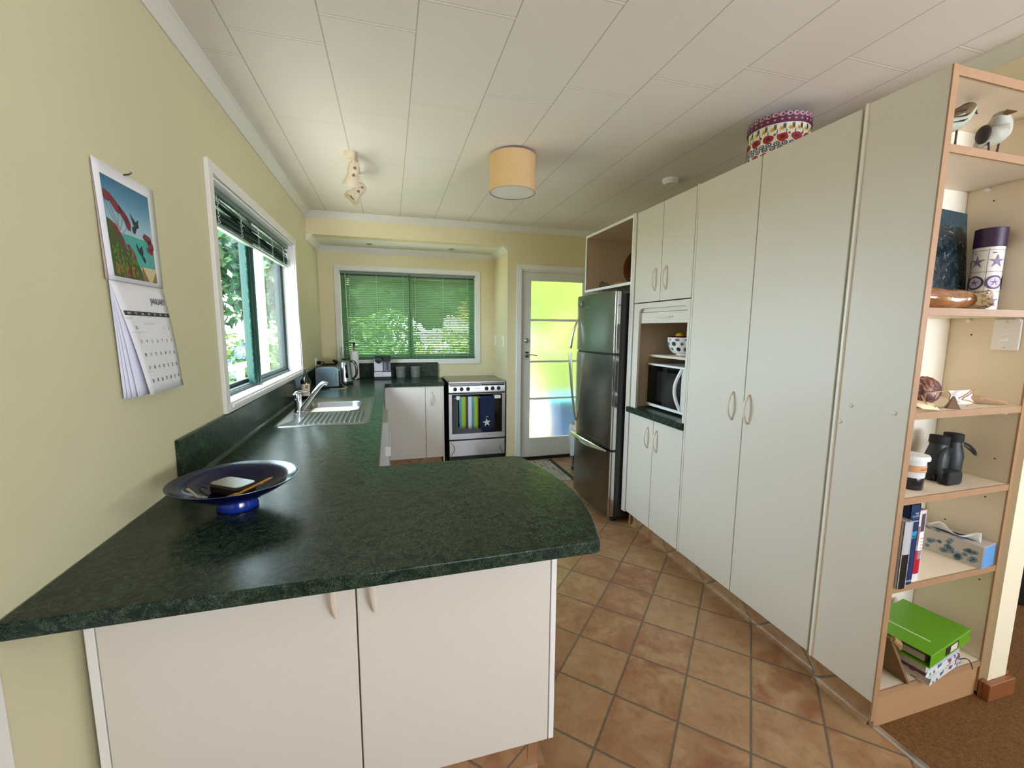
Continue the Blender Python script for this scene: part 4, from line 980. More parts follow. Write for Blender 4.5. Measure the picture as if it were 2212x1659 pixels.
MB().tube([(0.315, 4.45, C+0.212), (0.345, 4.445, C+0.215), (0.368, 4.440, C+0.195), (0.380, 4.438, C+0.14), (0.374, 4.44, C+0.075), (0.345, 4.445, C+0.045)], [0.010, 0.013, 0.014, 0.013, 0.012, 0.009], 12).build('handle', mat('#5d5d5f', 0.2, 0.9), ke)
mb = MB()
a0 = -1.15
rows = [[(k0[0]+(0.0735-0.00008*(z-90))*math.cos(a)*q, k0[1]+(0.0735)*math.sin(a)*q, C+z/1000) for a in (a0-0.16, a0-0.05, a0+0.06, a0+0.17)] for z, q in ((60, 1.055), (110, 1.005), (160, 0.945), (185, 0.915))]
mb.surf(rows).build('water_gauge', M_BLACKGLOSS, ke, solid=0.003)
pt = thing('paper_towel_holder', 'roll of white paper towel on an upright steel holder', 'paper towel', (0.338, 4.80, C))
p0 = (0.338, 4.80, C)
MB().lathe([(0, 0), (0.046, 0), (0.048, 0.004), (0.046, 0.012), (0, 0.013)], p0, 28, caps=False).build('base', M_CHROME, pt)
MB().cyl((p0[0], p0[1], C+0.012), (p0[0], p0[1], C+0.340), 0.006, n=12).lathe([(0.006, 0.335), (0.014, 0.340), (0.014, 0.378), (0.016, 0.382), (0.010, 0.388), (0, 0.389)], p0, 18, caps=False).build('pole', mat('#5a4a44', 0.2, 0.9), pt)
MB().cyl((p0[0], p0[1], C+0.014), (p0[0], p0[1], C+0.298), 0.043, n=36).build('paper_roll', mat('#f2efea', 0.85, bump=0.3, bscale=120), pt)
vs = MB().lathe([(0.0, 0.0), (0.034, 0.0), (0.037, 0.004), (0.038, 0.345), (0.0365, 0.345), (0.0355, 0.012), (0, 0.010)], (0.235, 4.76, C), 32, caps=False).build('glass_vase', m_glass((0.90, 0.94, 0.92), 1.6), None, ang=50)
tag(vs, 'tall clear glass cylinder vase left of the paper towel', 'vase')
cm = thing('coffee_machine', 'silver and black capsule coffee machine below the bay window', 'coffee machine', (0.62, 4.80, C))
M_SILV = mat('#cfcfd6', 0.35, 0.5)
MB().box(0.534, 0.706, 4.725, 4.900, C, C+0.026).build('base', mat('#24242b', 0.3), cm, bev=0.003)
MB().box(0.532, 0.707, 4.722, 4.90, C+0.026, C+0.076).build('drip_tray', M_SILV, cm, bev=0.003)
MB().box(0.532, 0.622, 4.770, 4.90, C+0.079, C+0.215).build('body', M_SILV, cm, bev=0.005)
MB().box(0.626, 0.704, 4.800, 4.90, C+0.079, C+0.225).build('milk_side', mat('#8d8e99', 0.3, 0.4), cm, bev=0.004)
MB().box(0.627, 0.705, 4.745, 4.90, C+0.190, C+0.236).build('brew_head', M_BLACK, cm, bev=0.006)
MB().lathe([(0.036, 0), (0.038, 0.01), (0.038, 0.06), (0.03, 0.075), (0, 0.078)], (0.582, 4.80, C+0.205), 24, (0, -1, 0.0)).build('capsule_head', M_BLACK, cm)
MB().box(0.532, 0.707, 4.78, 4.90, C+0.226, C+0.243).build('top_cover', mat('#3b3b41', 0.3), cm, bev=0.004)
MB().prism([(0.556, C+0.19), (0.606, C+0.19), (0.590, C+0.165), (0.572, C+0.165)], 'y', 4.735, 4.765).build('capsule_nose', M_BLACK, cm)
MB().cyl((0.672, 4.760, C+0.192), (0.672, 4.760, C+0.095), 0.006, n=10).box(0.652, 0.692, 4.748, 4.772, C+0.168, C+0.192).build('milk_spout', mat('#4d4d55', 0.3, 0.5), cm)
MB().box(0.6185, 0.6205, 4.7205, 4.7225, C+0.028, C+0.074).build('tray_joint', mat('#77777f', 0.5), cm)
tag(MB().tube([(0.52, 4.87, C+0.02), (0.49, 4.875, C+0.006), (0.44, 4.88, C+0.0035), (0.40, 4.89, C+0.0035)], 0.003, 7).build('appliance_cord', M_BLACK), 'black cord on the benchtop left of the coffee machine', 'cord')
def canister(x, y):
    o = thing('canister', '', 'canister', (x, y, C), group=None)
    t = NT('woven_grey'); wv = t.new('ShaderNodeTexVoronoi'); wv.inputs['Scale'].default_value = 110
    tc = t.new('ShaderNodeTexCoord'); t.l.new(tc.outputs['Object'], wv.inputs['Vector'])
    t.P(color=t.mix(wv.outputs['Distance'], '#8f8f8a', '#46474a'), rough=0.5)
    MB().lathe([(0, 0), (0.048, 0), (0.051, 0.004), (0.051, 0.098), (0, 0.098)], (x, y, C), 32, caps=False).build('body', t.m, o)
    MB().lathe([(0.052, 0.099), (0.053, 0.102), (0.053, 0.118), (0.048, 0.122), (0, 0.123)], (x, y, C), 32, caps=False).build('lid', mat('#7f7f7b', 0.45), o)
    return o
c1 = canister(0.808, 4.86); c1['label'] = 'grey patterned tin canister beside the coffee machine'
c2 = dup(c1, (0.968, 4.86, C), 'grey patterned tin canister nearer the stove end of the splashback')
for c in (c1, c2): c['group'] = 'grey canisters under the bay window'
ps = thing('power_socket', 'white wall socket on the left wall above the toaster', 'socket', (0, 4.545, 1.10))
MB().box(0, 0.010, 4.49, 4.60, 1.063, 1.138).build('plate', M_WHITE, ps, bev=0.003)
MB().box(0.010, 0.013, 4.575, 4.587, 1.112, 1.124).box(0.010, 0.013, 4.503, 4.515, 1.112, 1.124).each('rocker', M_WHITEGLOSS, ps)
pg = MB().cyl((0.0105, 4.55, 1.09), (0.045, 4.55, 1.09), 0.017, n=16).tube([(0.042, 4.55, 1.09), (0.062, 4.545, 1.095), (0.075, 4.54, 1.085), (0.085, 4.52, 1.06), (0.11, 4.50, 1.03), (0.15, 4.47, 0.97), (0.175, 4.46, 0.905)], 0.004, 8)
tag(pg.build('power_plug', M_BLACK), 'black plug and cord in the socket above the toaster', 'plug')
for (y, lab) in ((4.856, 'small white switch in the bay corner beside the bay window'), (4.494, 'white switch plate on the bay return wall nearest the back door')):
    s = thing('wall_switch', lab, 'switch', (XB, y, 1.30))
    MB().box(XB-0.009, XB, y-0.036, y+0.036, 1.243, 1.357).build('plate', M_WHITE, s, bev=0.003)
    MB().box(XB-0.012, XB-0.0085, y-0.008, y+0.008, 1.30, 1.318).box(XB-0.012, XB-0.0085, y-0.008, y+0.008, 1.270, 1.288).each('rocker', M_WHITEGLOSS, s)

# ------------------------------------------------------------------ microwave niche
mw = thing('microwave', 'white microwave with black glass door in the cabinet niche', 'microwave', (2.62, 2.35, C+0.008))
MB().box(2.462, 2.86, 2.115, 2.612, C+0.014, 1.198).build('body', M_WHITE, mw, bev=0.004)
MB().box(2.444, 2.462, 2.255, 2.610, C+0.034, 1.188).build('door', M_BLACKGLOSS, mw, bev=0.002)
MB().box(2.442, 2.4445, 2.30, 2.50, C+0.06, 1.155).build('door_window', mat('#1c1d1f', 0.15), mw)
MB().box(2.444, 2.462, 2.118, 2.252, C+0.034, 1.188).build('control_panel', mat('#d9d9d6', 0.35), mw, bev=0.002)
MB().box(2.440, 2.470, 2.115, 2.613, 1.189, 1.203).box(2.440, 2.470, 2.115, 2.613, C+0.014, C+0.033).each('trim_bar', M_WHITE, mw, bev=0.003)
MB().tube([(2.446-0.030*math.sin(PI*i/16), 2.250+0.026*math.sin(PI*i/16), 1.188-0.262*i/16) for i in range(17)], 0.0105, 12).build('handle', M_WHITE, mw)
mb = MB()
for y in (2.16, 2.56):
    for x in (2.49, 2.83): mb.cyl((x, y, C), (x, y, C+0.0145), 0.012, n=10)
mb.each('foot', M_BLACK, mw)
def bowl(name, c, r, h, mt, label, foot=0.45):
    x, y, z = c; n = 10; P = [(r*foot*0.8, 0.0), (r*foot, 0.0), (r*foot, 0.008)]
    P += [(r*(foot+(1-foot)*math.sin(PI/2*i/n)**0.9), 0.008+(h-0.008)*(1-math.cos(PI/2*i/n))) for i in range(1, n+1)]
    P += [(r*0.965, h)]+[(r*0.965*(0.4+0.6*math.sin(PI/2*i/n)), 0.014+(h-0.014)*(1-math.cos(PI/2*i/n))) for i in range(n, -1, -2)]+[(0, 0.014)]
    o = MB().lathe(P, c, 40, caps=False).build(name, mt, None, ang=60); tag(o, label, 'bowl'); return o
pb = bowl('mixing_bowl', (2.60, 2.44, 1.265), 0.110, 0.118, M_WHITEGLOSS, 'white round bowl printed with grey leaves and fruit on the niche shelf')
mb = MB(); random.seed(21); r, h = 0.110, 0.118
def onb(a, s, e=0.0012):   # s = height fraction
    i = math.acos(max(-1, min(1, 1-s)))/(PI/2); rad = r*(0.45+0.55*math.sin(PI/2*i)**0.9)+e
    return (2.60+rad*math.cos(a), 2.44+rad*math.sin(a), 1.265+0.008+(h-0.008)*s)
for kx_ in range(12):
    for row, s0 in enumerate((0.30, 0.62, 0.86)):
        a0 = 2*PI*(kx_+0.45*row)/12; ra, rs = random.uniform(0.14, 0.20), random.uniform(0.12, 0.17)
        if row == 2: rs = 0.09
        typ = random.randint(0, 2)
        if typ < 2: pts = [onb(a0+ra*math.cos(q), s0+rs*math.sin(q)) for q in [2*PI*i/12 for i in range(12)]]
        else: pts = [onb(a0+(ra if i % 2 == 0 else ra*0.35)*math.cos(q), s0+(rs if i % 2 == 0 else rs*0.35)*math.sin(q)) for i, q in enumerate([2*PI*i/14 for i in range(14)])]
        mb.mi = random.randint(0, 1); c0 = mb.v(onb(a0, s0)); vs_ = [mb.v(p) for p in pts]
        for i in range(len(vs_)): mb.f([c0, vs_[i], vs_[(i+1) % len(vs_)]])
mb.build('leaf_print', [mat('#5c5b5a', 0.4), mat('#2f2e30', 0.4)], pb, normals=False)
wb_ = bowl('serving_bowl', (2.765, 2.515, 1.265), 0.095, 0.075, M_WHITEGLOSS, 'plain white bowl partly hidden behind the patterned bowl')
rb = MB().lathe([(0.04, 0), (0.085, 0.03), (0.112, 0.044), (0.110, 0.047), (0.08, 0.034), (0, 0.006)], (2.60, 2.44, 1.345), 36, caps=False).build('red_dish', mat('#5e1216', 0.3), None, ang=60)
tag(rb, 'dark red dish nested inside the patterned bowl', 'dish')
lm = MB().ell((2.585, 2.47, 1.392), 0.028, 0.036, 0.022, 16, 10).build('lemon', mat('#d9a62a', 0.5, bump=0.3, bscale=150)); tag(lm, 'yellow lemon lying in the red dish in the niche', 'lemon')

# ------------------------------------------------------------------ above the fridge
ht = MB().lathe([(0.135, 0.0), (0.130, 0.006), (0.075, 0.022), (0.068, 0.05), (0.055, 0.085), (0.0, 0.096)], (0, 0, 0), 36, caps=False)
Mx = Matrix.Translation(Vector((2.52, 2.90, 1.897))) @ Matrix.Rotation(math.radians(-74), 4, 'X') @ Matrix.Rotation(0.15, 4, 'Z')
bmesh.ops.transform(ht.b, matrix=Mx, verts=ht.b.verts[:])
tag(ht.build('straw_hat', mat('#8a5a34', 0.8, var=0.4, vscale=90), None, solid=0.004, ang=60), 'brown woven sun hat propped in the cupboard above the fridge', 'hat')
def driftwood(pts, r, label, mt=None):
    o = MB().tube(pts, r, 9).build('driftwood', mt or mat('#5a4638', 0.8, var=0.3, vscale=60, bump=0.4, bscale=60)); tag(o, label, 'driftwood'); return o
driftwood([(2.43, 3.36, 1.780), (2.42, 3.32, 1.79), (2.41, 3.285, 1.808), (2.42, 3.26, 1.80), (2.43, 3.20, 1.782)], [0.008, 0.014, 0.022, 0.018, 0.015], 'dark driftwood knot standing at the far side above the fridge')
driftwood([(2.42, 2.90, 1.777), (2.41, 2.98, 1.784), (2.42, 3.06, 1.786), (2.44, 3.13, 1.778)], [0.012, 0.016, 0.018, 0.014], 'long brown driftwood stick lying above the fridge', mat('#8a6647', 0.8, var=0.3, vscale=60))

# ------------------------------------------------------------------ hat box on the pantry
hb = thing('hat_box', 'round floral hat box with purple lid on top of the pantry', 'box', (2.55, 1.775, ZT))
bc = (2.55, 1.775); R0 = 0.131
MB().cyl((*bc, ZT+0.001), (*bc, ZT+0.186), R0, n=64).build('body', mat('#efeadf', 0.5), hb, ang=50)
MB().cyl((*bc, ZT+0.168), (*bc, ZT+0.214), R0+0.004, n=64).build('lid', mat('#5d2b45', 0.5), hb, bev=0.002, ang=50)
mb = MB(); random.seed(5)
def oc(a, z, e): return (bc[0]+(R0+e)*math.cos(a), bc[1]+(R0+e)*math.sin(a), ZT+z)
def patch(mi, a, z, ra, rz_, e, n=10, jag=0.0, star=False):
    mb.mi = mi; c0 = mb.v(oc(a, z, e)); vs_ = []
    for i in range(n):
        q = 2*PI*i/n; k = (1 if not star or i % 2 == 0 else 0.45)*(1+jag*random.uniform(-1, 1)); vs_.append(mb.v(oc(a+ra/R0*k*math.cos(q), z+rz_*k*math.sin(q), e)))
    for i in range(n): mb.f([c0, vs_[i], vs_[(i+1) % n]])
for i in range(30):
    a = 2*PI*i/30
    patch(0, a, 0.203, 0.013, 0.010, 0.0052, 9, 0.1); patch(1, a+0.02, 0.203, 0.006, 0.005, 0.0058, 8, 0.2)
    patch(1, a, 0.180, 0.013, 0.009, 0.0054, 9, 0.15); patch(0, a, 0.181, 0.005, 0.004, 0.006, 7)
for i in range(22):
    a = 2*PI*i/22; patch(2, a, 0.143, 0.016, 0.014, 0.0010, 12, 0.1, True); patch(3, a, 0.143, 0.006, 0.006, 0.0016, 8)
    for j in (-1, 0, 1): patch(4, a+0.08+0.03*j, 0.152, 0.0018, 0.014, 0.0014, 6)
    patch(5, a+0.15, 0.128, 0.002, 0.014, 0.0014, 6)
for i in range(14):
    a = 2*PI*i/14; patch(6, a, 0.106, 0.024, 0.018, 0.0018, 12, 0.14); patch(7, a, 0.107, 0.010, 0.007, 0.0024, 9); patch(5, a+0.2, 0.120, 0.005, 0.006, 0.0014, 6)
for i in range(26):
    a = 2*PI*i/26
    for z, o in ((0.079, 0), (0.062, 0.12)):
        patch(8, a+o, z, 0.013, 0.010, 0.0018, 8, 0.1); patch(9, a+o, z, 0.0075, 0.006, 0.0024, 10); patch(8, a+o, z, 0.004, 0.003, 0.003, 8)
for i in range(18):
    a = 2*PI*i/18
    for z, o in ((0.036, 0), (0.010, 0.17)): patch(10, a+o, z, 0.019, 0.015, 0.0018, 10, 0.15); patch(1, a+o, z, 0.006, 0.005, 0.0024, 8, 0.2)
mb.build('floral_print', [mat('#b99aa6', 0.5), mat('#6b2440', 0.5), mat('#d8c64a', 0.5), mat('#c9952a', 0.5), mat('#3c4a30', 0.5), mat('#59683f', 0.5), mat('#a82226', 0.5), mat('#5c1a1c', 0.5), mat('#3e4757', 0.5), mat('#d7dbe0', 0.5), mat('#9c3550', 0.5)], hb, normals=False)
# ------------------------------------------------------------------ on the display shelves
def bird(name, pts, rad, beak, legs, top, belly, beakm, label, wings=None):
    mb = MB().tube(pts, rad, 16); mb.b.normal_update()
    for f in mb.b.faces: f.material_index = 0 if f.normal.z > 0.12 else 1
    o = mb.build(name, [top, belly], None, ang=180, sub=2); tag(o, label, 'bird figure')
    MB().tube(beak, [0.0105, 0.006, 0.0008], 8).build('beak', beakm, o)
    for l in legs:
        m = MB().tube(l, [0.0035, 0.0028, 0.0042, 0.003], 8); e = Vector(l[-1])
        for d in (-0.012, 0.0, 0.012): m.tube([e, e+Vector((d+0.004, -0.014, 0.0))], 0.0018, 6)
        m.build('leg', mat('#4a2a1e', 0.6), o)
    for wg in wings or []: wg.build('wing', mat('#2a2220', 0.5, var=0.5, vscale=40), o)
    h = Vector(pts[-3]); r = rad[-3]*0.86
    for s in (-1, 1):
        d = (Vector(beak[-1])-h).normalized(); sd = d.cross(Vector((0, 0, 1))).normalized()
        MB().ell(h+sd*s*r*0.92+d*0.006+Vector((0, 0, 0.004)), 0.002, 0.002, 0.002, 8, 6).build('eye', M_BLACK, o)
    return o
B1T = mat('#6b573c', 0.6, var=0.4, vscale=70); B1B = mat('#a9ad98', 0.6, var=0.08, vscale=40)
mbw = MB()
for k, (a, b) in enumerate((((2.475, 2.128), (2.520, 2.148)), ((2.470, 2.113), (2.535, 2.134)), ((2.465, 2.098), (2.525, 2.116)))):
    mbw.tube([(a[0], 1.024, a[1]), ((a[0]+b[0])/2, 1.018, (a[1]+b[1])/2-0.004), (b[0], 1.021, b[1])], [0.001, 0.005, 0.001], 6, flat=0.4)
bird('bird_figurine', [(2.405, 1.060, 2.072), (2.440, 1.058, 2.085), (2.480, 1.056, 2.105), (2.518, 1.054, 2.122), (2.548, 1.052, 2.142), (2.568, 1.050, 2.160), (2.583, 1.050, 2.166), (2.592, 1.05, 2.165)],
     [0.006, 0.018, 0.030, 0.035, 0.030, 0.0235, 0.017, 0.006], [(2.584, 1.049, 2.165), (2.600, 1.048, 2.160), (2.615, 1.047, 2.152)],
     [[(2.522, 1.045, 2.10), (2.522, 1.045, 2.06), (2.521, 1.045, 2.035), (2.516, 1.045, 1.998)], [(2.490, 1.065, 2.09), (2.482, 1.065, 2.06), (2.478, 1.065, 2.03), (2.474, 1.065, 1.998)]],
     B1T, B1B, mat('#15131a', 0.4), 'brown streaked carved bird on the top shelf facing right', [mbw])
wL = MB().ell((2.684, 1.062, 2.102), 0.010, 0.022, 0.030, 12, 10); wR = MB().ell((2.776, 1.062, 2.122), 0.009, 0.022, 0.030, 12, 10)
bird('bird_figurine', [(2.694, 1.085, 2.070), (2.708, 1.075, 2.082), (2.722, 1.064, 2.100), (2.733, 1.056, 2.118), (2.733, 1.048, 2.138), (2.722, 1.042, 2.153), (2.714, 1.038, 2.162), (2.710, 1.036, 2.168)],
     [0.008, 0.024, 0.038, 0.043, 0.033, 0.024, 0.019, 0.006], [(2.712, 1.026, 2.160), (2.715, 1.012, 2.156), (2.720, 1.000, 2.154)],
     [[(2.702, 1.055, 2.085), (2.702, 1.052, 2.06), (2.703, 1.05, 2.03), (2.704, 1.048, 1.998)], [(2.752, 1.052, 2.095), (2.746, 1.050, 2.065), (2.738, 1.048, 2.04), (2.728, 1.045, 1.998)]],
     mat('#a8a698', 0.6, var=0.2, vscale=50), mat('#b9bbae', 0.6, var=0.08, vscale=60), mat('#6b4a2a', 0.4), 'pale grey carved bird on the top shelf facing the room', [wL, wR])

zt = 1.506
pf = thing('picture_frame', 'dark picture in clear wrapping leaning on the second shelf', 'picture', (2.73, 1.16, zt))
mb = MB(); mb.T = Matrix.Translation(Vector((2.728, 1.135, zt))) @ Matrix.Rotation(math.radians(-7), 4, 'X') @ Matrix.Rotation(0.06, 4, 'Y')
mb.box(-0.115, 0.115, -0.006, 0.006, 0.002, 0.388); mb.build('board', mat('#151c20', 0.4), pf, bev=0.0015)
t = NT('plastic_wrapped_print'); n1 = t.noise(9, 5, 0.6, vec=t.pos(), dist=2.5); n2 = t.noise(22, 4, 0.6, vec=t.pos(), dist=3.0)
z = t.sep(t.pos())[2]; up_ = t.math('GREATER_THAN', z, zt+0.325)
c = t.mix(t.ramp(n1, [(0.45, (0, 0, 0)), (0.62, (1, 1, 1))]), '#16242a', '#2f3f44'); c = t.mix(t.math('MULTIPLY', t.ramp(n2, [(0.60, (0, 0, 0)), (0.66, (1, 1, 1))]), 0.5), c, '#8f9a9a')
c = t.mix(up_, c, '#20424e'); t.P(color=c, rough=0.12, spec=0.6); t.bump(n2, 0.35, 0.01)
mb = MB(); mb.T = Matrix.Translation(Vector((2.728, 1.135, zt))) @ Matrix.Rotation(math.radians(-7), 4, 'X') @ Matrix.Rotation(0.06, 4, 'Y')
mb.box(-0.112, 0.112, -0.0085, -0.006, 0.006, 0.384); mb.build('print', t.m, pf)
tb = thing('shell_tin', 'cardboard tube with dark purple lid and starfish print', 'tube', (2.848, 1.075, zt))
tc_ = (2.846, 1.085, zt)
MB().cyl(tc_, (2.846, 1.085, zt+0.232), 0.041, n=36).build('body', mat('#e4e0d6', 0.45), tb, ang=50)
MB().cyl((2.846, 1.085, zt+0.232), (2.846, 1.085, zt+0.300), 0.0435, n=36).build('lid', mat('#2d1737', 0.4, var=0.15, vscale=40), tb, bev=0.002, ang=50)
mb = MB()
def tb_(a, z, e=0.0012): return (tc_[0]+(0.041+e)*math.cos(a), tc_[1]+(0.041+e)*math.sin(a), zt+z)
def tpatch(mi, a, z, ra, rz_, n, star=0.0):
    mb.mi = mi; c0 = mb.v(tb_(a, z, 0.002)); v_ = []
    for i in range(n):
        q = 2*PI*i/n+PI/2; k = 1 if not star or i % 2 == 0 else star; v_.append(mb.v(tb_(a+ra/0.041*k*math.cos(q), z+rz_*k*math.sin(q), 0.002)))
    for i in range(n): mb.f([c0, v_[i], v_[(i+1) % n]])
for k in range(5):
    a = -2.05+k*1.25
    tpatch(0, a, 0.180, 0.024, 0.026, 10, 0.3); tpatch(1, a, 0.105, 0.025, 0.025, 18); tpatch(2, a, 0.105, 0.019, 0.019, 18); tpatch(1, a, 0.105, 0.016, 0.016, 10, 0.22); tpatch(0, a, 0.038, 0.022, 0.024, 10, 0.3)
    mb.mi = 1
    for zz in (0.220, 0.143, 0.072): mb.surf([[tb_(a-0.62+1.25*i/8, zz+d) for i in range(9)] for d in (0, 0.0012)])
    mb.surf([[tb_(a-0.62+d, z_) for z_ in (0.0, 0.228)] for d in (0, 0.03)])
    for i in range(3): mb.surf([[tb_(a-0.35+0.09*i, 0.209+d), tb_(a-0.29+0.09*i, 0.209+d)] for d in (0, 0.003)])
mb.build('shell_print', [mat('#7b6a94', 0.5), mat('#4c3b57', 0.5), mat('#c9bfd6', 0.5)], tb, normals=False)
random.seed(8)
mb = MB(); P_, R__ = [], []
for i in range(15):
    s = i/14; P_.append((2.372+0.30*s, 1.030-0.012*math.sin(s*5), zt+0.036+0.003*math.sin(s*9))); R__.append(0.012+0.023*math.sin(min(1, s*4+0.15)*PI/2)*(1-0.18*max(0, s-0.7)/0.3))
pk = mb.tube(P_, R__, 16).build('wrapped_package', mat('#8a5a2e', 0.2, var=0.7, vscale=30, bump=1.0, bscale=55, spec=0.8), None, ang=80); tag(pk, 'amber package wrapped in shiny clear film lying on the second shelf', 'package')
mb = MB()
for k in range(60):
    a = random.uniform(0, 2*PI); s = random.uniform(0, 1); r = 0.030*(0.5+0.7*s*(1-0.4*s)); c = Vector((2.665+0.088*s, 1.024+r*math.cos(a)*1.0, zt+0.038+r*math.sin(a)*0.98)); q = []
    for j in range(3): q.append(c+Vector((random.uniform(-0.018, 0.018), random.uniform(-0.014, 0.014), random.uniform(-0.014, 0.014))))
    for v in q: v.z = max(v.z, zt+0.001); v.x = min(v.x, 2.775)
    mb.poly(q)
mb.tube([(2.66, 1.026, zt+0.036), (2.70, 1.026, zt+0.036), (2.74, 1.024, zt+0.030), (2.762, 1.022, zt+0.022)], [0.024, 0.028, 0.022, 0.012], 10)
mb.build('crinkled_end', mat('#9c8460', 0.14, 0.25, var=0.4, vscale=60, spec=0.8), pk)

zt = 1.166
ss = thing('mussel_shell', 'purple brown ribbed shell propped at the left of the middle shelf', 'shell', (2.60, 1.09, zt))
mb = MB(); n = 40; mb.T = Matrix.Translation(Vector((2.602, 1.085, zt+0.052))) @ Matrix.Rotation(-0.75, 4, 'Z') @ Matrix.Rotation(math.radians(72), 4, 'X')
rings = []
for j in range(8):
    q = j/7; rings.append([(0.046*q*(1+0.02*math.cos(a*22)*q)*math.cos(a), 0.050*q*(1+0.02*math.cos(a*22)*q)*math.sin(a), 0.020*(1-q*q)) for a in [2*PI*i/n for i in range(n+1)]])
mb.surf(rings)
t = NT('shell'); x, y, z = t.sep(t.pos())[:3]; nn = t.noise(1.0, 4, vec=t.comb(t.math('MULTIPLY', x, 160), t.math('MULTIPLY', y, 40), t.math('MULTIPLY', z, 50)))
t.P(color=t.ramp(nn, [(0.3, '#3b2226'), (0.5, '#6b4440'), (0.62, '#b58a70'), (0.75, '#5b3a3f')]), rough=0.4)
mb.build('shell', t.m, ss, solid=0.003)
def card(name, c, sx, sz, rz, tilt, label, mt, back=None):
    mb = MB(); mb.T = Matrix.Translation(Vector(c)) @ Matrix.Rotation(rz, 4, 'Z') @ Matrix.Rotation(tilt, 4, 'X')
    mb.box(-sx/2, sx/2, -0.0006, 0.0006, 0, sz); o = mb.build(name, mt); tag(o, label, 'card'); return o
wc = card('gift_card', (2.722, 1.035, zt+0.001), 0.118, 0.052, -0.03, -0.25, 'small white printed card standing on the middle shelf', M_PAPER)
mb = MB(); mb.T = Matrix.Translation(Vector((2.722, 1.035, zt+0.001))) @ Matrix.Rotation(-0.03, 4, 'Z') @ Matrix.Rotation(-0.25, 4, 'X')
for (a, b, wd, h) in ((-0.045, 0.034, 0.03, 0.002), (0.0, 0.036, 0.05, 0.0015), (-0.02, 0.026, 0.06, 0.0015), (-0.04, 0.012, 0.03, 0.0015), (0.02, 0.010, 0.02, 0.002), (-0.02, 0.018, 0.045, 0.0012)):
    mb.quad((a, -0.0012, b), (a+wd, -0.0012, b), (a+wd, -0.0012, b+h), (a, -0.0012, b+h))
mb.build('card_print', mat('#a7a4ac', 0.7), wc)
M_TWINE = mat('#b08f63', 0.8); M_KRAFT = mat('#cdb187', 0.75, var=0.12, vscale=60)
tag(MB().tube([(2.655, 1.012, zt+0.030), (2.68, 1.010, zt+0.040), (2.705, 1.012, zt+0.050), (2.735, 1.016, zt+0.060), (2.750, 1.02, zt+0.058), (2.735, 1.016, zt+0.052), (2.70, 1.008, zt+0.042), (2.665, 1.008, zt+0.026), (2.70, 1.006, zt+0.020), (2.718, 1.000, zt+0.008), (2.66, 0.99, zt+0.006)], 0.0022, 6).build('twine_bow', M_TWINE), 'bow of brown twine lying over the white card', 'twine')
def tag_card(pts, label, mt=None):
    o = MB().poly(pts).build('paper_tag', mt or M_KRAFT, None, solid=0.0008); return tag(o, label, 'tag')
tag_card([(2.375, 0.995, zt+0.030), (2.43, 1.02, zt+0.034), (2.50, 1.00, zt+0.020), (2.49, 0.972, zt+0.002), (2.40, 0.968, zt+0.010)], 'cream paper tag folded at the far left of the middle shelf', mat('#e6d6ae', 0.7))
tag_card([(2.46, 1.06, zt+0.004), (2.56, 1.04, zt+0.004), (2.58, 1.00, zt+0.004), (2.47, 1.01, zt+0.004)], 'flat kraft paper tag lying in front of the ribbed shell')
tag(MB().tube([(2.58, 1.050, zt+0.048), (2.63, 1.045, zt+0.052), (2.655, 1.045, zt+0.050), (2.66, 1.04, zt+0.036), (2.640, 1.03, zt+0.022), (2.655, 1.02, zt+0.008)], 0.0022, 6).build('twine', M_TWINE), 'loose brown twine looped over the ribbed shell', 'twine')
tag(MB().tube([(2.44, 1.00, zt+0.05), (2.455, 0.998, zt+0.03), (2.465, 0.99, zt+0.015), (2.49, 0.985, zt+0.012), (2.47, 0.98, zt+0.006)], 0.0022, 6).build('twine', M_TWINE), 'short brown twine curling on the folded cream tag', 'twine')
mb = MB(); mb.T = Matrix.Translation(Vector((2.585, 0.990, zt))); mb.lathe([(0.024, 0), (0.014, 0.018), (0.004, 0.042), (0, 0.044)], (0, 0, 0), 4, caps=False)
tag(mb.build('limpet_shell', mat('#7a6046', 0.6, var=0.3, vscale=90), None, ang=20), 'small brown pointed shell between the tags and the white card', 'shell')
tag(MB().tube([(2.770, 1.055, zt+0.018), (2.80, 1.03, zt+0.016), (2.835, 1.005, zt+0.012), (2.865, 0.985, zt+0.007)], [0.010, 0.012, 0.009, 0.004], 8, flat=1.4).build('driftwood', mat('#a98a68', 0.8, var=0.3, vscale=80)), 'thin weathered wood sliver beside the white card', 'driftwood')

zt = 0.872
bn = thing('binoculars', 'black and dark green binoculars standing on the fourth shelf', 'binoculars', (2.75, 1.08, zt))
def barrel(x, y, lean):
    b = Vector((x, y, zt)); ax = Vector((lean, 0.02, 1)).normalized()
    o = MB().lathe([(0.030, 0.0), (0.034, 0.004), (0.035, 0.055), (0.036, 0.085), (0.030, 0.112), (0.026, 0.128), (0.026, 0.140), (0, 0.140)], b, 28, ax).build('barrel', mat('#1e2b2a', 0.5, bump=0.1, bscale=400), bn, ang=50)
    MB().lathe([(0.028, 0.138), (0.0295, 0.142), (0.0295, 0.168), (0.025, 0.170), (0, 0.166)], b, 28, ax).build('eyecup', M_RUBBER, o)
    MB().lathe([(0.0355, 0.0), (0.037, 0.003), (0.037, 0.020), (0.0355, 0.024)], b, 28, ax, caps=False).build('objective_ring', M_BLACK, o)
barrel(2.690, 1.075, 0.10); barrel(2.795, 1.085, 0.05)
MB().box(2.715, 2.790, 1.070, 1.100, zt+0.03, zt+0.120).cyl((2.748, 1.085, zt+0.02), (2.750, 1.085, zt+0.135), 0.016, n=18).build('bridge', M_BLACK, bn, bev=0.006)
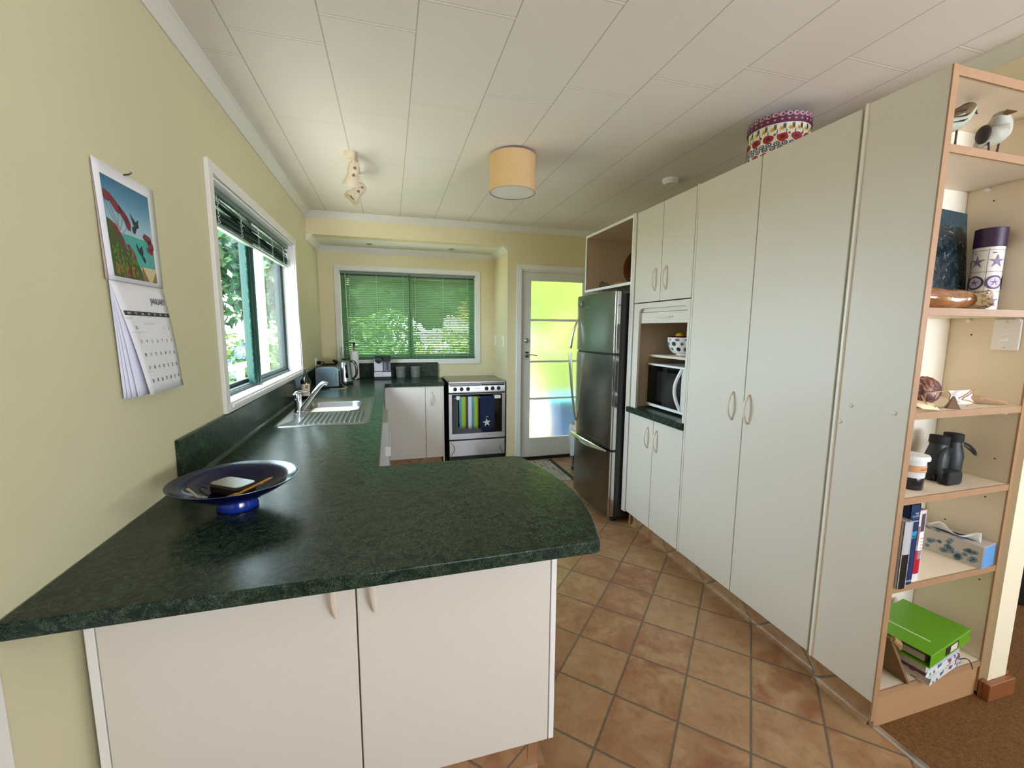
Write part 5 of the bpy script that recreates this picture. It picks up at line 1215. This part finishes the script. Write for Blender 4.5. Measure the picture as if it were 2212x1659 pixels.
MB().tube([(2.680, 1.040, zt+0.130), (2.645, 1.036, zt+0.108), (2.634, 1.03, zt+0.060), (2.645, 1.02, zt+0.030), (2.670, 1.012, zt+0.014), (2.700, 1.010, zt+0.012)], [0.005, 0.009, 0.009, 0.014, 0.016, 0.010], 10, flat=0.35).build('strap', M_RUBBER, bn)
MB().tube([(2.806, 1.055, zt+0.128), (2.824, 1.040, zt+0.108), (2.842, 1.040, zt+0.096), (2.856, 1.050, zt+0.106), (2.850, 1.062, zt+0.122), (2.830, 1.068, zt+0.132)], [0.005, 0.008, 0.008, 0.008, 0.007, 0.005], 10, flat=0.35).build('strap', M_RUBBER, bn)
MB().box(2.640, 2.720, 1.000, 1.040, zt+0.0, zt+0.052).build('lens_cap_flap', M_RUBBER, bn, bev=0.012, seg=3)
jr = thing('gift_jar', 'white topped glass jar with orange label band on the fourth shelf', 'jar', (2.500, 1.035, zt))
jc = (2.500, 1.035, zt)
MB().lathe([(0, 0), (0.034, 0), (0.036, 0.004), (0.036, 0.045), (0.034, 0.05)], jc, 28, caps=False).build('dark_base', mat('#1e1a20', 0.2, var=0.9, vscale=30), jr)
MB().lathe([(0.0358, 0.044), (0.037, 0.046), (0.038, 0.112), (0.036, 0.114)], jc, 28, caps=False).build('jar_wrap', mat('#dfe4e6', 0.25), jr)
MB().lathe([(0.0375, 0.066), (0.0392, 0.066), (0.0392, 0.090), (0.038, 0.090)], jc, 28, caps=False).build('label_band', mat('#cf9a6b', 0.6), jr)
mb = MB()
for k, zz in enumerate((0.080, 0.075)):
    mb.surf([[(jc[0]+0.0396*math.cos(a), jc[1]+0.0396*math.sin(a), zt+zz+d) for a in [-2.0+0.12*i for i in range(7+k)]] for d in (0, 0.0018)])
mb.build('label_print', mat('#6b4a3a', 0.6), jr)
MB().lathe([(0.036, 0.112), (0.046, 0.108), (0.047, 0.116), (0.044, 0.124), (0, 0.127)], jc, 28, caps=False).build('cloth_lid', mat('#e9ebea', 0.8, bump=0.5, bscale=60), jr)

zt = 0.552
def book(x0, x1, y0, y1, h, cover, label, lean=0.0, pages='#d8cdb6'):
    o = thing('book', label, 'book', ((x0+x1)/2, (y0+y1)/2, zt), group=None)
    T_ = Matrix.Translation(Vector((x0, y0, zt))) @ Matrix.Rotation(lean, 4, 'Y'); w_ = x1-x0
    mb = MB(); mb.T = T_
    mb.box(0, 0.0025, 0, y1-y0, 0, h).box(w_-0.0025, w_, 0, y1-y0, 0, h)
    mb.prism([(0, 0.002), (w_*0.2, -0.0015), (w_*0.5, -0.003), (w_*0.8, -0.0015), (w_, 0.002), (w_, 0.004), (0, 0.004)], 'z', 0, h)
    mb.build('cover', cover, o, ang=50)
    mb = MB(); mb.T = T_; mb.box(0.0026, w_-0.0026, 0.004, y1-y0-0.006, 0.004, h-0.005); mb.build('pages', mat(pages, 0.8), o)
    return o, T_
def spy(q):
    P = [(0, 0.002), (0.2, -0.0015), (0.5, -0.003), (0.8, -0.0015), (1.0, 0.002)]
    for (a, ya), (b, yb) in zip(P, P[1:]):
        if q <= b: return ya+(yb-ya)*(q-a)/(b-a)
    return 0.002
def spine(o, T_, rects, texts, w_):
    for mi, mm in enumerate(sorted({r[4] for r in rects})):
        mb = MB(); mb.T = T_
        for (a, b, c, d, m_) in rects:
            if m_ == mm:
                xs_ = [a]+[q for q in (0.2, 0.5, 0.8) if a < q < b]+[b]
                mb.surf([[(q*w_, spy(q)-0.0005, zz) for q in xs_] for zz in (c, d)])
        mb.build('spine_print', mat(mm, 0.4), o, normals=False)
    mb = MB(); mb.T = T_
    for s, sz, a, z, vert in texts:
        if vert: mb.text(s, sz, (a*w_, -0.0042, z), (0, 0, -1), (1, 0, 0), 'LEFT')
        else: mb.text(s, sz, (a*w_, -0.0042, z), (1, 0, 0), (0, 0, 1), 'CENTER')
    if texts: mb.build('spine_lettering', mat('#dfe3e8', 0.5) if not texts[0][4] else mat('#3d4450', 0.5), o, normals=False)
    else: mb.b.free()
b1, T1 = book(2.358, 2.396, 0.950, 1.09, 0.242, mat('#b9bcc0', 0.25), 'slim silver and black book at the left end of the fifth shelf')
spine(b1, T1, [(0.0, 1.0, 0.0, 0.125, '#14120f'), (0.55, 1.0, 0.07, 0.125, '#4a463c')], [], 0.038)
b2_, T2 = book(2.400, 2.445, 0.962, 1.150, 0.294, mat('#14305c', 0.35), 'tall navy blue dictionary second from the left on the fifth shelf')
spine(b2_, T2, [(0.08, 0.86, 0.172, 0.197, '#1f8fc4'), (0.10, 0.80, 0.174, 0.182, '#2aa07c'), (0.94, 1.0, 0.0, 0.292, '#9fd0e6'), (0.15, 0.85, 0.243, 0.249, '#27566f')], [('THE', 0.010, 0.5, 0.259, False), ('NEW ZEALAND', 0.0062, 0.5, 0.251, False), ('PAPERBACK', 0.0068, 0.5, 0.233, False), ('OXFORD', 0.0100, 0.46, 0.012, False)], 0.045)
b3, T3 = book(2.452, 2.496, 0.972, 1.135, 0.262, mat('#ded9da', 0.3), 'white, red and photo-covered book beside the tissue box')
spine(b3, T3, [(0.0, 1.0, 0.028, 0.115, '#b0112e'), (0.36, 1.0, 0.082, 0.180, '#f0eff0'), (0.0, 0.36, 0.135, 0.205, '#8f6a62'), (0.4, 1.0, 0.185, 0.250, '#4d464f'), (0.0, 0.36, 0.115, 0.135, '#8f9ca3')], [], 0.044)
mb = MB(); mb.T = T3
for k in range(6): mb.quad((0.022, -0.0042, 0.098+0.012*k), (0.022+0.010+0.004*(k % 2), -0.0042, 0.098+0.012*k), (0.022+0.010+0.004*(k % 2), -0.0042, 0.101+0.012*k), (0.022, -0.0042, 0.101+0.012*k))
mb.build('spine_lettering', mat('#b98b90', 0.6), b3, normals=False)
tx_ = thing('tissue_box', 'grey tissue box patterned with blue-green circles, tissue pulled up', 'tissue box', (2.838, 1.070, zt))
TT = Matrix.Translation(Vector((2.834, 1.068, zt))) @ Matrix.Rotation(0.13, 4, 'Z')
mb = MB(); mb.T = TT; mb.box(-0.046, 0.046, -0.108, 0.108, 0, 0.086); mb.build('box', mat('#bdb6ac', 0.5), tx_, bev=0.0012)
mb = MB(); mb.T = TT; mb.quad((-0.044, -0.1085, 0.002), (0.044, -0.1085, 0.002), (0.044, -0.1085, 0.084), (-0.044, -0.1085, 0.084)); mb.build('end_panel', mat('#5f9ad6', 0.5), tx_)
mb = MB(); mb.T = TT; random.seed(14)
for k in range(22):
    y, z, r = random.uniform(-0.09, 0.09), random.uniform(0.012, 0.074), random.uniform(0.006, 0.0115); mb.mi = random.randint(0, 2)
    mb.poly([(-0.0466, y+r*1.1*math.cos(q), z+r*math.sin(q)) for q in [2*PI*i/16 for i in range(16)]]); m_ = mb.mi; mb.mi = 3
    mb.poly([(-0.0469, y+r*0.3*math.cos(q), z+r*0.3*math.sin(q)) for q in [2*PI*i/8 for i in range(8)]])
for k in range(14):
    x, y, r = random.uniform(-0.036, 0.036), random.uniform(-0.098, 0.098), random.uniform(0.006, 0.011); mb.mi = random.randint(0, 2)
    mb.poly([(x+r*math.cos(q), y+r*math.sin(q), 0.0866) for q in [2*PI*i/16 for i in range(16)]])
mb.build('circle_print', [mat('#56767a', 0.5), mat('#6f8794', 0.5), mat('#8a9ba8', 0.5), mat('#39444a', 0.5)], tx_, normals=False)
mb = MB(); mb.T = TT; mb.poly([(0.018*math.cos(q)+0.002, 0.075*math.sin(q)-0.008, 0.0872) for q in [2*PI*i/24 for i in range(24)]]); mb.build('slot', mat('#2b3038', 0.6), tx_)
mb = MB(); mb.T = TT; random.seed(2); rows = []
for j in range(7):
    q = j/6; row = []
    for i in range(15):
        s = i/14; row.append((-0.006+0.030*q*math.sin(s*7+1)*0.6-0.02*q, -0.085+0.155*s, 0.086+0.034*math.sin(q*PI*0.62)*(0.6+0.5*math.sin(s*9+q*2))+0.004*q))
    rows.append(row)
mb.surf(rows).build('tissue', mat('#f4f4f6', 0.8), tx_, solid=0.0006)

zt = 0.152
RZ = Matrix.Rotation(0.16, 4, 'Z')
def note(c, sx, sy, h, rz, body, edge, label, z):
    o = thing('notebook', label, 'notebook', (c[0], c[1], z), group=None)
    T_ = Matrix.Translation(Vector((c[0], c[1], z))) @ Matrix.Rotation(rz, 4, 'Z')
    mb = MB(); mb.T = T_; mb.box(-sx/2, sx/2, -sy/2, sy/2, 0, 0.002).box(-sx/2, sx/2, -sy/2, sy/2, h-0.002, h).box(-sx/2, sx/2, -sy/2, -sy/2+0.002, 0.002, h-0.002); mb.build('cover', body, o, bev=0.0006)
    mb = MB(); mb.T = T_; mb.box(-sx/2+0.004, sx/2-0.004, -sy/2+0.0022, sy/2-0.004, 0.0022, h-0.0022); mb.build('pages', edge, o)
    return o, T_
M_CHK = NT('printed_check'); q = M_CHK; vo = q.new('ShaderNodeTexVoronoi', distance='CHEBYCHEV'); vo.inputs['Scale'].default_value = 70; tcx = q.new('ShaderNodeTexCoord'); q.l.new(tcx.outputs['Object'], vo.inputs['Vector']); vo.inputs['Randomness'].default_value = 0.6
q.P(color=q.ramp(q.sep(vo.outputs['Color'])[0], [(0.0, '#d8d6cf'), (0.55, '#cfd3d4'), (0.62, '#3f5f86'), (0.75, '#8d3550'), (0.85, '#dad7d0'), (0.95, '#5a7f93')]), rough=0.5)
q.n[[x for x in q.n.keys() if 'ColorRamp' in x or 'Color Ramp' in x][0]].color_ramp.interpolation = 'CONSTANT'
note((2.665, 1.045), 0.250, 0.190, 0.026, 0.17, M_CHK.m, mat('#c9c0b2', 0.8), 'patterned red and blue notebook at the bottom of the shelf stack', zt)
note((2.660, 1.050), 0.245, 0.190, 0.024, 0.13, M_CHK.m, mat('#7b4a58', 0.8), 'patterned notebook with ribbon lying second from the bottom of the stack', zt+0.0265)
note((2.650, 1.052), 0.255, 0.195, 0.040, 0.15, mat('#b9c4cc', 0.4, var=0.1, vscale=30), mat('#d3cdc0', 0.8), 'thick pale grey notebook directly under the green ring binder', zt+0.0515)
tag(MB().tube([(2.775, 0.965, zt+0.030), (2.800, 0.958, zt+0.034), (2.818, 0.952, zt+0.020), (2.830, 0.948, zt-0.010)], 0.0018, 6).build('ribbon', mat('#2a1520', 0.6)), 'dark ribbon bookmark hanging from the patterned notebooks', 'ribbon')
gb = thing('ring_binder', 'lime green ring binder on top of the notebook stack', 'binder', (2.649, 1.047, zt+0.093))
z = zt+0.0925; TT = Matrix.Translation(Vector((2.655, 1.045, z))) @ Matrix.Rotation(0.17, 4, 'Z'); M_LIME = mat('#5f9c12', 0.4)
mb = MB(); mb.T = TT; mb.box(-0.160, 0.160, -0.105, 0.105, 0, 0.0025).box(-0.160, 0.160, -0.105, 0.105, 0.047, 0.0495).box(-0.160, 0.160, -0.105, -0.1025, 0.0025, 0.047); mb.build('cover', M_LIME, gb, bev=0.001)
mb = MB(); mb.T = TT; mb.box(-0.150, 0.140, -0.085, 0.095, 0.010, 0.034); mb.build('papers', mat('#a9a398', 0.8), gb)
mb = MB(); mb.T = TT; mb.box(-0.045, 0.055, -0.1062, -0.105, 0.010, 0.040); mb.build('label_holder', mat('#26201a', 0.4), gb)
mb = MB(); mb.T = TT; mb.box(-0.010, 0.045, -0.1070, -0.1062, 0.013, 0.037); mb.build('label_slip', mat('#d8cbb8', 0.7), gb)
mb = MB(); mb.T = TT; mb.box(-0.075, -0.067, -0.070, 0.060, 0.0495, 0.0500); mb.build('title_strip', mat('#b9d59a', 0.5), gb)
lb = thing('wooden_board', 'rough brown wooden board leaning inside the lowest shelf', 'board', (2.44, 1.04, zt))
MB().prism([(2.500, zt), (2.488, zt), (2.366, zt+0.205), (2.376, zt+0.212)], 'y', 0.955, 1.12).build('board', mat('#7a5c36', 0.75, var=0.35, vscale=50, bump=0.4, bscale=60), lb, bev=0.002)
MB().tube([(2.378, 0.957, zt+0.205), (2.405, 0.955, zt+0.185), (2.42, 0.957, zt+0.160)], [0.010, 0.014, 0.008], 8).build('bark_edge', mat('#96774b', 0.8, var=0.4, vscale=80), lb)

# ------------------------------------------------------------------ on the kitchen floor
rg = thing('door_mat', 'striped grey woven mat with black binding near the back door', 'mat', (2.0, 4.0, 0))
t = NT('striped_weave'); x = t.sep(t.pos())[0]; nn = t.noise(1.0, 3, vec=t.comb(t.math('MULTIPLY', x, 75), t.math('MULTIPLY', t.sep(t.pos())[1], 6), 0.0))
t.P(color=t.ramp(nn, [(0.38, '#5b4f48'), (0.48, '#cfc5b4'), (0.58, '#8c8178'), (0.66, '#ded6c8')]), rough=0.95); t.bump(nn, 0.5, 0.004)
MB().box(1.700, 2.345, 3.62, 4.270, 0.0, 0.008).build('weave', t.m, rg, bev=0.002)
mb = MB().box(2.345, 2.385, 3.61, 4.280, 0.0, 0.010).box(1.66, 1.70, 3.61, 4.28, 0, 0.010); mb.build('binding', mat('#19171a', 0.9), rg, bev=0.002)
bi = thing('pedal_bin', 'pedal bin with white liner bag standing beside the fridge', 'bin', (2.605, 3.90, 0))
bc_ = (2.600, 3.885, 0)
MB().lathe([(0, 0.0), (0.125, 0.0), (0.128, 0.02), (0.130, 0.03), (0.134, 0.44), (0.128, 0.44), (0.122, 0.04), (0, 0.035)], bc_, 40, caps=False).build('body', mat('#3f3d40', 0.35, 0.4), bi, ang=50)
MB().lathe([(0.129, 0.0), (0.135, 0.002), (0.135, 0.028), (0.129, 0.032)], bc_, 40, caps=False).build('foot_ring', M_BLACK, bi)
mb = MB(); rows = []; random.seed(9)
ph = [random.uniform(0, 6.28) for _ in range(5)]
for r, z in ((0.118, 0.30), (0.125, 0.40), (0.136, 0.455), (0.152, 0.482), (0.166, 0.465), (0.170, 0.42), (0.160, 0.35), (0.150, 0.28), (0.144, 0.24)):
    row = []
    for i in range(49):
        a = 2*PI*i/48; k = 0.007*math.sin(9*a+ph[0]+z*20)+0.005*math.sin(17*a+ph[1])+0.004*math.sin(29*a+ph[2]); low = (0.44-z)/0.2 if r > 0.14 and z < 0.44 else 0
        row.append((bc_[0]+(r+k)*math.cos(a), bc_[1]+(r+k)*math.sin(a), z-0.10*max(0, low)*(0.5+0.5*math.sin(2*a+2.4))))
    rows.append(row)
t = NT('plastic_bag'); t.P(color='#e6ecee', rough=0.25, spec=0.6); tl = t.new('ShaderNodeBsdfTranslucent'); tl.inputs[0].default_value = (0.85, 0.9, 0.9, 1); mx = t.new('ShaderNodeMixShader'); mx.inputs[0].default_value = 0.35
t.l.new(t.b.outputs[0], mx.inputs[1]); t.l.new(tl.outputs[0], mx.inputs[2]); t.l.new(mx.outputs[0], t.out.inputs[0])
mb.surf(rows).build('liner_bag', t.m, bi, ang=80)
MB().box(2.455, 2.480, 3.86, 3.90, 0.012, 0.05).ell((2.448, 3.88, 0.052), 0.022, 0.036, 0.008, 18, 8).build('pedal', mat('#1c222c', 0.3), bi)

# hall beyond the nib wall
pl = thing('plant_tub', 'round black tub on the carpet past the white wall end', 'tub', (3.93, 1.42, 0.004))
MB().lathe([(0, 0), (0.15, 0), (0.165, 0.01), (0.185, 0.26), (0.175, 0.262), (0.15, 0.2), (0, 0.2)], (3.955, 1.40, 0.004), 40, caps=False).build('tub', mat('#0f0d0d', 0.5), pl)
MB().lathe([(0.19, 0.255), (0.20, 0.26), (0.20, 0.315), (0.19, 0.32), (0, 0.315)], (3.955, 1.40, 0.004), 40, caps=False).build('timber_rim', mat('#4a3222', 0.5, var=0.3, vscale=30), pl)
hc = thing('timber_bookcase', 'dark red timber bookcase in the next room past the wall end', 'bookcase', (4.2, 1.95, 0.004))
mb = MB().box(3.80, 3.83, 1.68, 2.05, 0.004, 1.3).box(4.75, 4.78, 1.68, 2.05, 0.004, 1.3).box(3.83, 4.75, 1.68, 2.05, 1.27, 1.3).box(3.83, 4.75, 2.03, 2.05, 0.004, 1.27); mb.build('carcass', mat('#4b1c14', 0.4, var=0.2, vscale=20), hc)
for z in (0.06, 0.36, 0.66, 0.96): MB().box(3.83, 4.75, 1.69, 2.03, z, z+0.022).build('shelf', mat('#4b1c14', 0.4, var=0.2, vscale=20), hc)

# ------------------------------------------------------------------ garden outside the windows
GZ = -0.30
S(MB().box(-30, 30, YB+0.12, 40, GZ-0.1, GZ).box(-30, -0.12, -12, YB+0.12, GZ-0.1, GZ), 'ground', mat('#9a9078', 0.9, var=0.2, vscale=2))
S(MB().box(1.6, 4.6, YW+0.13, 6.6, GZ, -0.12), 'path', mat('#a98468', 0.8, var=0.1, vscale=6))
S(MB().box(-1.7, -0.13, -3, 9.2, GZ, -0.08), 'deck', mat('#dccfc2', 0.7, var=0.15, vscale=8))
po = thing('verandah_post', 'white painted verandah post outside the sink window', 'post', (-0.55, 4.92, -0.08))
MB().box(-0.640, -0.500, 4.80, 4.94, -0.08, 2.75).build('shaft', mat('#b4b3b1', 0.5), po, bev=0.012)
MB().box(-0.655, -0.485, 4.785, 4.955, -0.08, 0.10).build('base_block', mat('#b4b3b1', 0.5), po, bev=0.006)
MB().box(-0.63, -0.51, 2.0, 7.0, 2.75, 2.87).build('top_beam', mat('#b4b3b1', 0.5), po)
dk = thing('deck_rail', 'pale painted deck rail below the garden in the sink window', 'rail', (-1.6, 6.0, -0.08))
MB().box(-1.65, -1.50, 3.0, 9.1, 0.80, 0.86).build('top_rail', mat('#d8dcd2', 0.5), dk, bev=0.006)
mb_ = None
for y in (3.1, 4.6, 6.1, 7.6, 9.0): MB().box(-1.62, -1.53, y-0.045, y+0.045, -0.08, 0.80).build('post', mat('#d8dcd2', 0.5), dk)
MB().box(-1.60, -1.55, 3.0, 9.1, 0.08, 0.14).build('bottom_rail', mat('#d8dcd2', 0.5), dk)
def leaves(mb, c, r, n, size, seed, inner=0.55, droop=0.3):
    rnd = random.Random(seed); c = Vector(c)
    for _ in range(n):
        d = Vector((rnd.gauss(0, 1), rnd.gauss(0, 1), rnd.gauss(0, 1))).normalized(); q = inner+(1-inner)*rnd.random()**0.5
        p = c+Vector((d.x*r[0], d.y*r[1], d.z*r[2]))*q
        if p.z < GZ+0.02: continue
        nrm = (d+Vector((rnd.uniform(-0.8, 0.8), rnd.uniform(-0.8, 0.8), rnd.uniform(-0.2, 0.9)))).normalized(); u = nrm.orthogonal().normalized(); u = (u*math.cos(k_ := rnd.uniform(0, 6.28))+nrm.cross(u)*math.sin(k_)); v = nrm.cross(u)
        s = size*rnd.uniform(0.6, 1.3)
        a, b, cc, e = p-u*s, p+v*s*0.42-u*s*0.1-nrm*s*0.12, p+u*s-nrm*s*droop, p-v*s*0.42-u*s*0.1-nrm*s*0.12
        va, vb, vc, ve = mb.v(a), mb.v(b), mb.v(cc), mb.v(e); mb.f([va, vb, vc]); mb.f([va, vc, ve])
L_HYD = m_leaf(['#486422', '#5f782e', '#6e833b', '#37551d', '#7a8c44'], 0.5, 'hydrangea_leaves')
L_DARK = m_leaf(['#1c3318', '#274421', '#375728', '#152613', '#4a6c33'], 0.35, 'dark_leaves')
L_MID = m_leaf(['#305423', '#49702e', '#64883b', '#25441f', '#759044'], 0.45, 'mid_leaves')
L_BRT = m_leaf(['#829844', '#96aa56', '#a5b365', '#728b39'], 0.5, 'bright_leaves')
L_RUST = m_leaf(['#905f3b', '#727b3b', '#a07954', '#647237'], 0.5, 'rust_leaves')
def plant(name, label, cat, spots, n, size, lm, seed, stems=True, group=None, flowers=None):
    c0 = spots[0][0]; o = thing(name, label, cat, (c0[0], c0[1], GZ), group=group)
    mb = MB()
    for i, (c, r) in enumerate(spots): leaves(mb, c, r, int(n*len(spots)**-0.0/len(spots)), size, seed+i)
    mb.build('foliage', lm, o, normals=False)
    mb = MB(); rnd = random.Random(seed)
    for (c, r) in spots:
        for k in range(3): mb.tube([(c0[0]+rnd.uniform(-0.15, 0.15), c0[1]+rnd.uniform(-0.15, 0.15), GZ), ((c0[0]+c[0])/2, (c0[1]+c[1])/2, (GZ+c[2])/2), (c[0]+rnd.uniform(-0.3, 0.3)*r[0], c[1]+rnd.uniform(-0.3, 0.3)*r[1], c[2])], [0.05*max(r), 0.035*max(r), 0.01*max(r)], 7)
    mb.build('stems', mat('#4a3a28', 0.85), o)
    if flowers:
        cnt, fs, fm = flowers; rnd = random.Random(seed+99)
        proto = None
        for k in range(cnt):
            c, r = spots[k % len(spots)]; d = Vector((rnd.gauss(0, 1), -abs(rnd.gauss(0, 1.0)), rnd.gauss(0.1, 0.8))).normalized()
            p = Vector(c)+Vector((d.x*r[0], d.y*r[1], d.z*r[2]))*0.98
            if proto is None:
                m2 = MB()
                for j in range(110):
                    e = Vector((rnd.gauss(0, 1), rnd.gauss(0, 1), rnd.gauss(0, 1))).normalized(); q_ = e*fs*Vector((1, 1, 1)).x; u = e.orthogonal().normalized(); v = e.cross(u); s = fs*0.2
                    m2.f([m2.v(q_+u*s), m2.v(q_+v*s), m2.v(q_-u*s), m2.v(q_-v*s)])
                proto = m2.build('flower_head', fm, o, world=False, normals=False); proto.location = p-WL[o.name]
            else:
                f2 = proto.copy(); COL.objects.link(f2); f2.parent = o; f2.location = p-WL[o.name]
    return o
L_HEDGE = m_leaf(['#7d9440', '#8fa64a', '#a0b458', '#6d8438'], 0.5, 'hedge_leaves')
F_BLUE = m_leaf(['#6f86b4', '#8c9cc4', '#5f7ab0', '#a3acc8'], 0.4, 'blue_petals')
F_WHITE = m_leaf(['#f1e9ea', '#e6cfd6', '#f6f3ee', '#dcc3cf'], 0.4, 'pale_petals')
plant('hydrangea_bush', 'bright green hydrangea with blue flowers nearest the sink window', 'shrub', [((-2.6, 7.6, 0.45), (0.9, 1.0, 0.85)), ((-2.9, 8.9, 0.5), (0.9, 0.9, 0.85))], 1500, 0.10, L_HYD, 1, flowers=(14, 0.11, F_BLUE))
plant('hydrangea_bush', 'bright hydrangea with blue flowers in the middle of the side garden', 'shrub', [((-3.2, 10.6, 0.55), (1.1, 1.2, 0.95)), ((-2.3, 11.6, 0.4), (0.9, 0.9, 0.8))], 1500, 0.11, L_HYD, 11, flowers=(14, 0.12, F_BLUE))
plant('hydrangea_bush', 'furthest hydrangea with blue flowers behind the verandah post', 'shrub', [((-1.9, 9.9, 0.3), (0.7, 0.8, 0.7)), ((-2.2, 13.6, 0.45), (1.4, 1.2, 0.9))], 1400, 0.10, L_HYD, 21, flowers=(12, 0.12, F_BLUE))
def tree(label, x, y, h, blobs, n, size, lm, seed, tr=0.14):
    o = thing('garden_tree', label, 'tree', (x, y, GZ)); rnd = random.Random(seed)
    mb = MB().tube([(x, y, GZ), (x+0.1, y, GZ+h*0.35), (x-0.05, y+0.1, GZ+h*0.7), (x, y, GZ+h*0.9)], [tr, tr*0.8, tr*0.55, tr*0.25], 12)
    for (c, r) in blobs:
        for k in range(2): mb.tube([(x+0.03, y, GZ+h*rnd.uniform(0.3, 0.6)), ((x+c[0])/2+rnd.uniform(-0.2, 0.2), (y+c[1])/2, (GZ+h*0.5+c[2])/2+0.1), (c[0]+rnd.uniform(-0.3, 0.3), c[1]+rnd.uniform(-0.3, 0.3), c[2])], [tr*0.45, tr*0.3, tr*0.12], 7)
    mb.build('trunk', mat('#3c2f24', 0.9, var=0.3, vscale=10), o)
    mb = MB()
    for i, (c, r) in enumerate(blobs): leaves(mb, c, r, n//len(blobs), size, seed*10+i, 0.25)
    mb.build('foliage', lm, o, normals=False); return o
tree('dark glossy tree behind the hydrangeas left of the sink window', -4.0, 12.2, 4.6, [((-3.9, 11.8, 2.4), (1.6, 1.4, 1.2)), ((-4.8, 12.4, 3.6), (1.6, 1.6, 1.3)), ((-3.0, 12.2, 3.5), (1.4, 1.4, 1.3))], 5200, 0.13, L_DARK, 3)
tree('dark tree seen behind the white verandah post', -2.3, 15.2, 5.5, [((-2.3, 14.9, 2.6), (1.7, 1.4, 1.5)), ((-3.0, 15.3, 4.0), (1.8, 1.5, 1.4)), ((-1.0, 15.5, 3.4), (1.6, 1.4, 1.5))], 4600, 0.14, L_MID, 4)
tree('tall dark tree beyond the bay window on the left', 0.2, 10.4, 5.0, [((-0.4, 10.1, 2.3), (1.6, 1.2, 1.3)), ((0.9, 10.3, 3.2), (1.7, 1.2, 1.4)), ((0.0, 10.4, 4.2), (1.6, 1.4, 1.0))], 11000, 0.14, L_DARK, 5)
tree('tall green tree beyond the bay window on the right', 2.6, 10.9, 5.0, [((2.2, 10.5, 2.5), (1.5, 1.2, 1.2)), ((3.2, 10.8, 3.4), (1.6, 1.3, 1.4))], 9000, 0.14, L_DARK, 6)
plant('garden_shrub', 'light green shrub beyond the left half of the bay window', 'shrub', [((0.2, 7.8, 0.7), (0.9, 0.8, 0.95)), ((0.7, 8.1, 1.0), (0.7, 0.7, 0.8))], 2400, 0.075, L_MID, 31)
plant('garden_shrub', 'pink and white flowering shrub beyond the bay window right half', 'shrub', [((1.7, 7.6, 0.6), (0.8, 0.7, 0.9)), ((2.2, 8.0, 1.0), (0.7, 0.7, 0.75))], 2000, 0.075, L_BRT, 41, flowers=(22, 0.12, F_WHITE))
plant('garden_shrub', 'rust tinted shrub at the right edge of the bay window', 'shrub', [((2.6, 8.6, 1.5), (0.7, 0.6, 0.7)), ((2.9, 8.4, 0.6), (0.6, 0.6, 0.9))], 1500, 0.075, L_RUST, 51)
plant('garden_hedge', 'bright yellow-green hedge behind the glazed back door', 'hedge', [((4.3, 8.6, 1.2), (0.95, 0.5, 1.5)), ((5.6, 8.6, 1.4), (1.0, 0.5, 1.7)), ((4.6, 8.7, 3.2), (1.2, 0.5, 1.3)), ((6.2, 8.7, 3.4), (1.2, 0.5, 1.2)), ((5.2, 8.9, 4.6), (1.6, 0.5, 1.1)), ((3.7, 8.6, 2.7), (0.9, 0.5, 1.4)), ((3.6, 8.7, 4.2), (1.0, 0.5, 1.0))], 13000, 0.12, L_HEDGE, 61)
bb = thing('wheelie_bin', 'blue wheelie bin outside the lower pane of the back door', 'bin', (2.98, 5.05, -0.12))
MB().prism([(2.76, -0.10), (3.18, -0.10), (3.24, 0.50), (2.72, 0.50)], 'y', 4.85, 5.35).build('body', mat('#1d4a86', 0.5), bb, bev=0.02)
MB().box(2.70, 3.26, 4.82, 5.40, 0.50, 0.56).build('lid', mat('#3a8fb4', 0.5), bb, bev=0.015)
for y in (4.90, 5.30): MB().cyl((3.24, y-0.02, -0.05), (3.24, y+0.02, -0.05), 0.07, n=18).build('wheel', M_BLACK, bb)
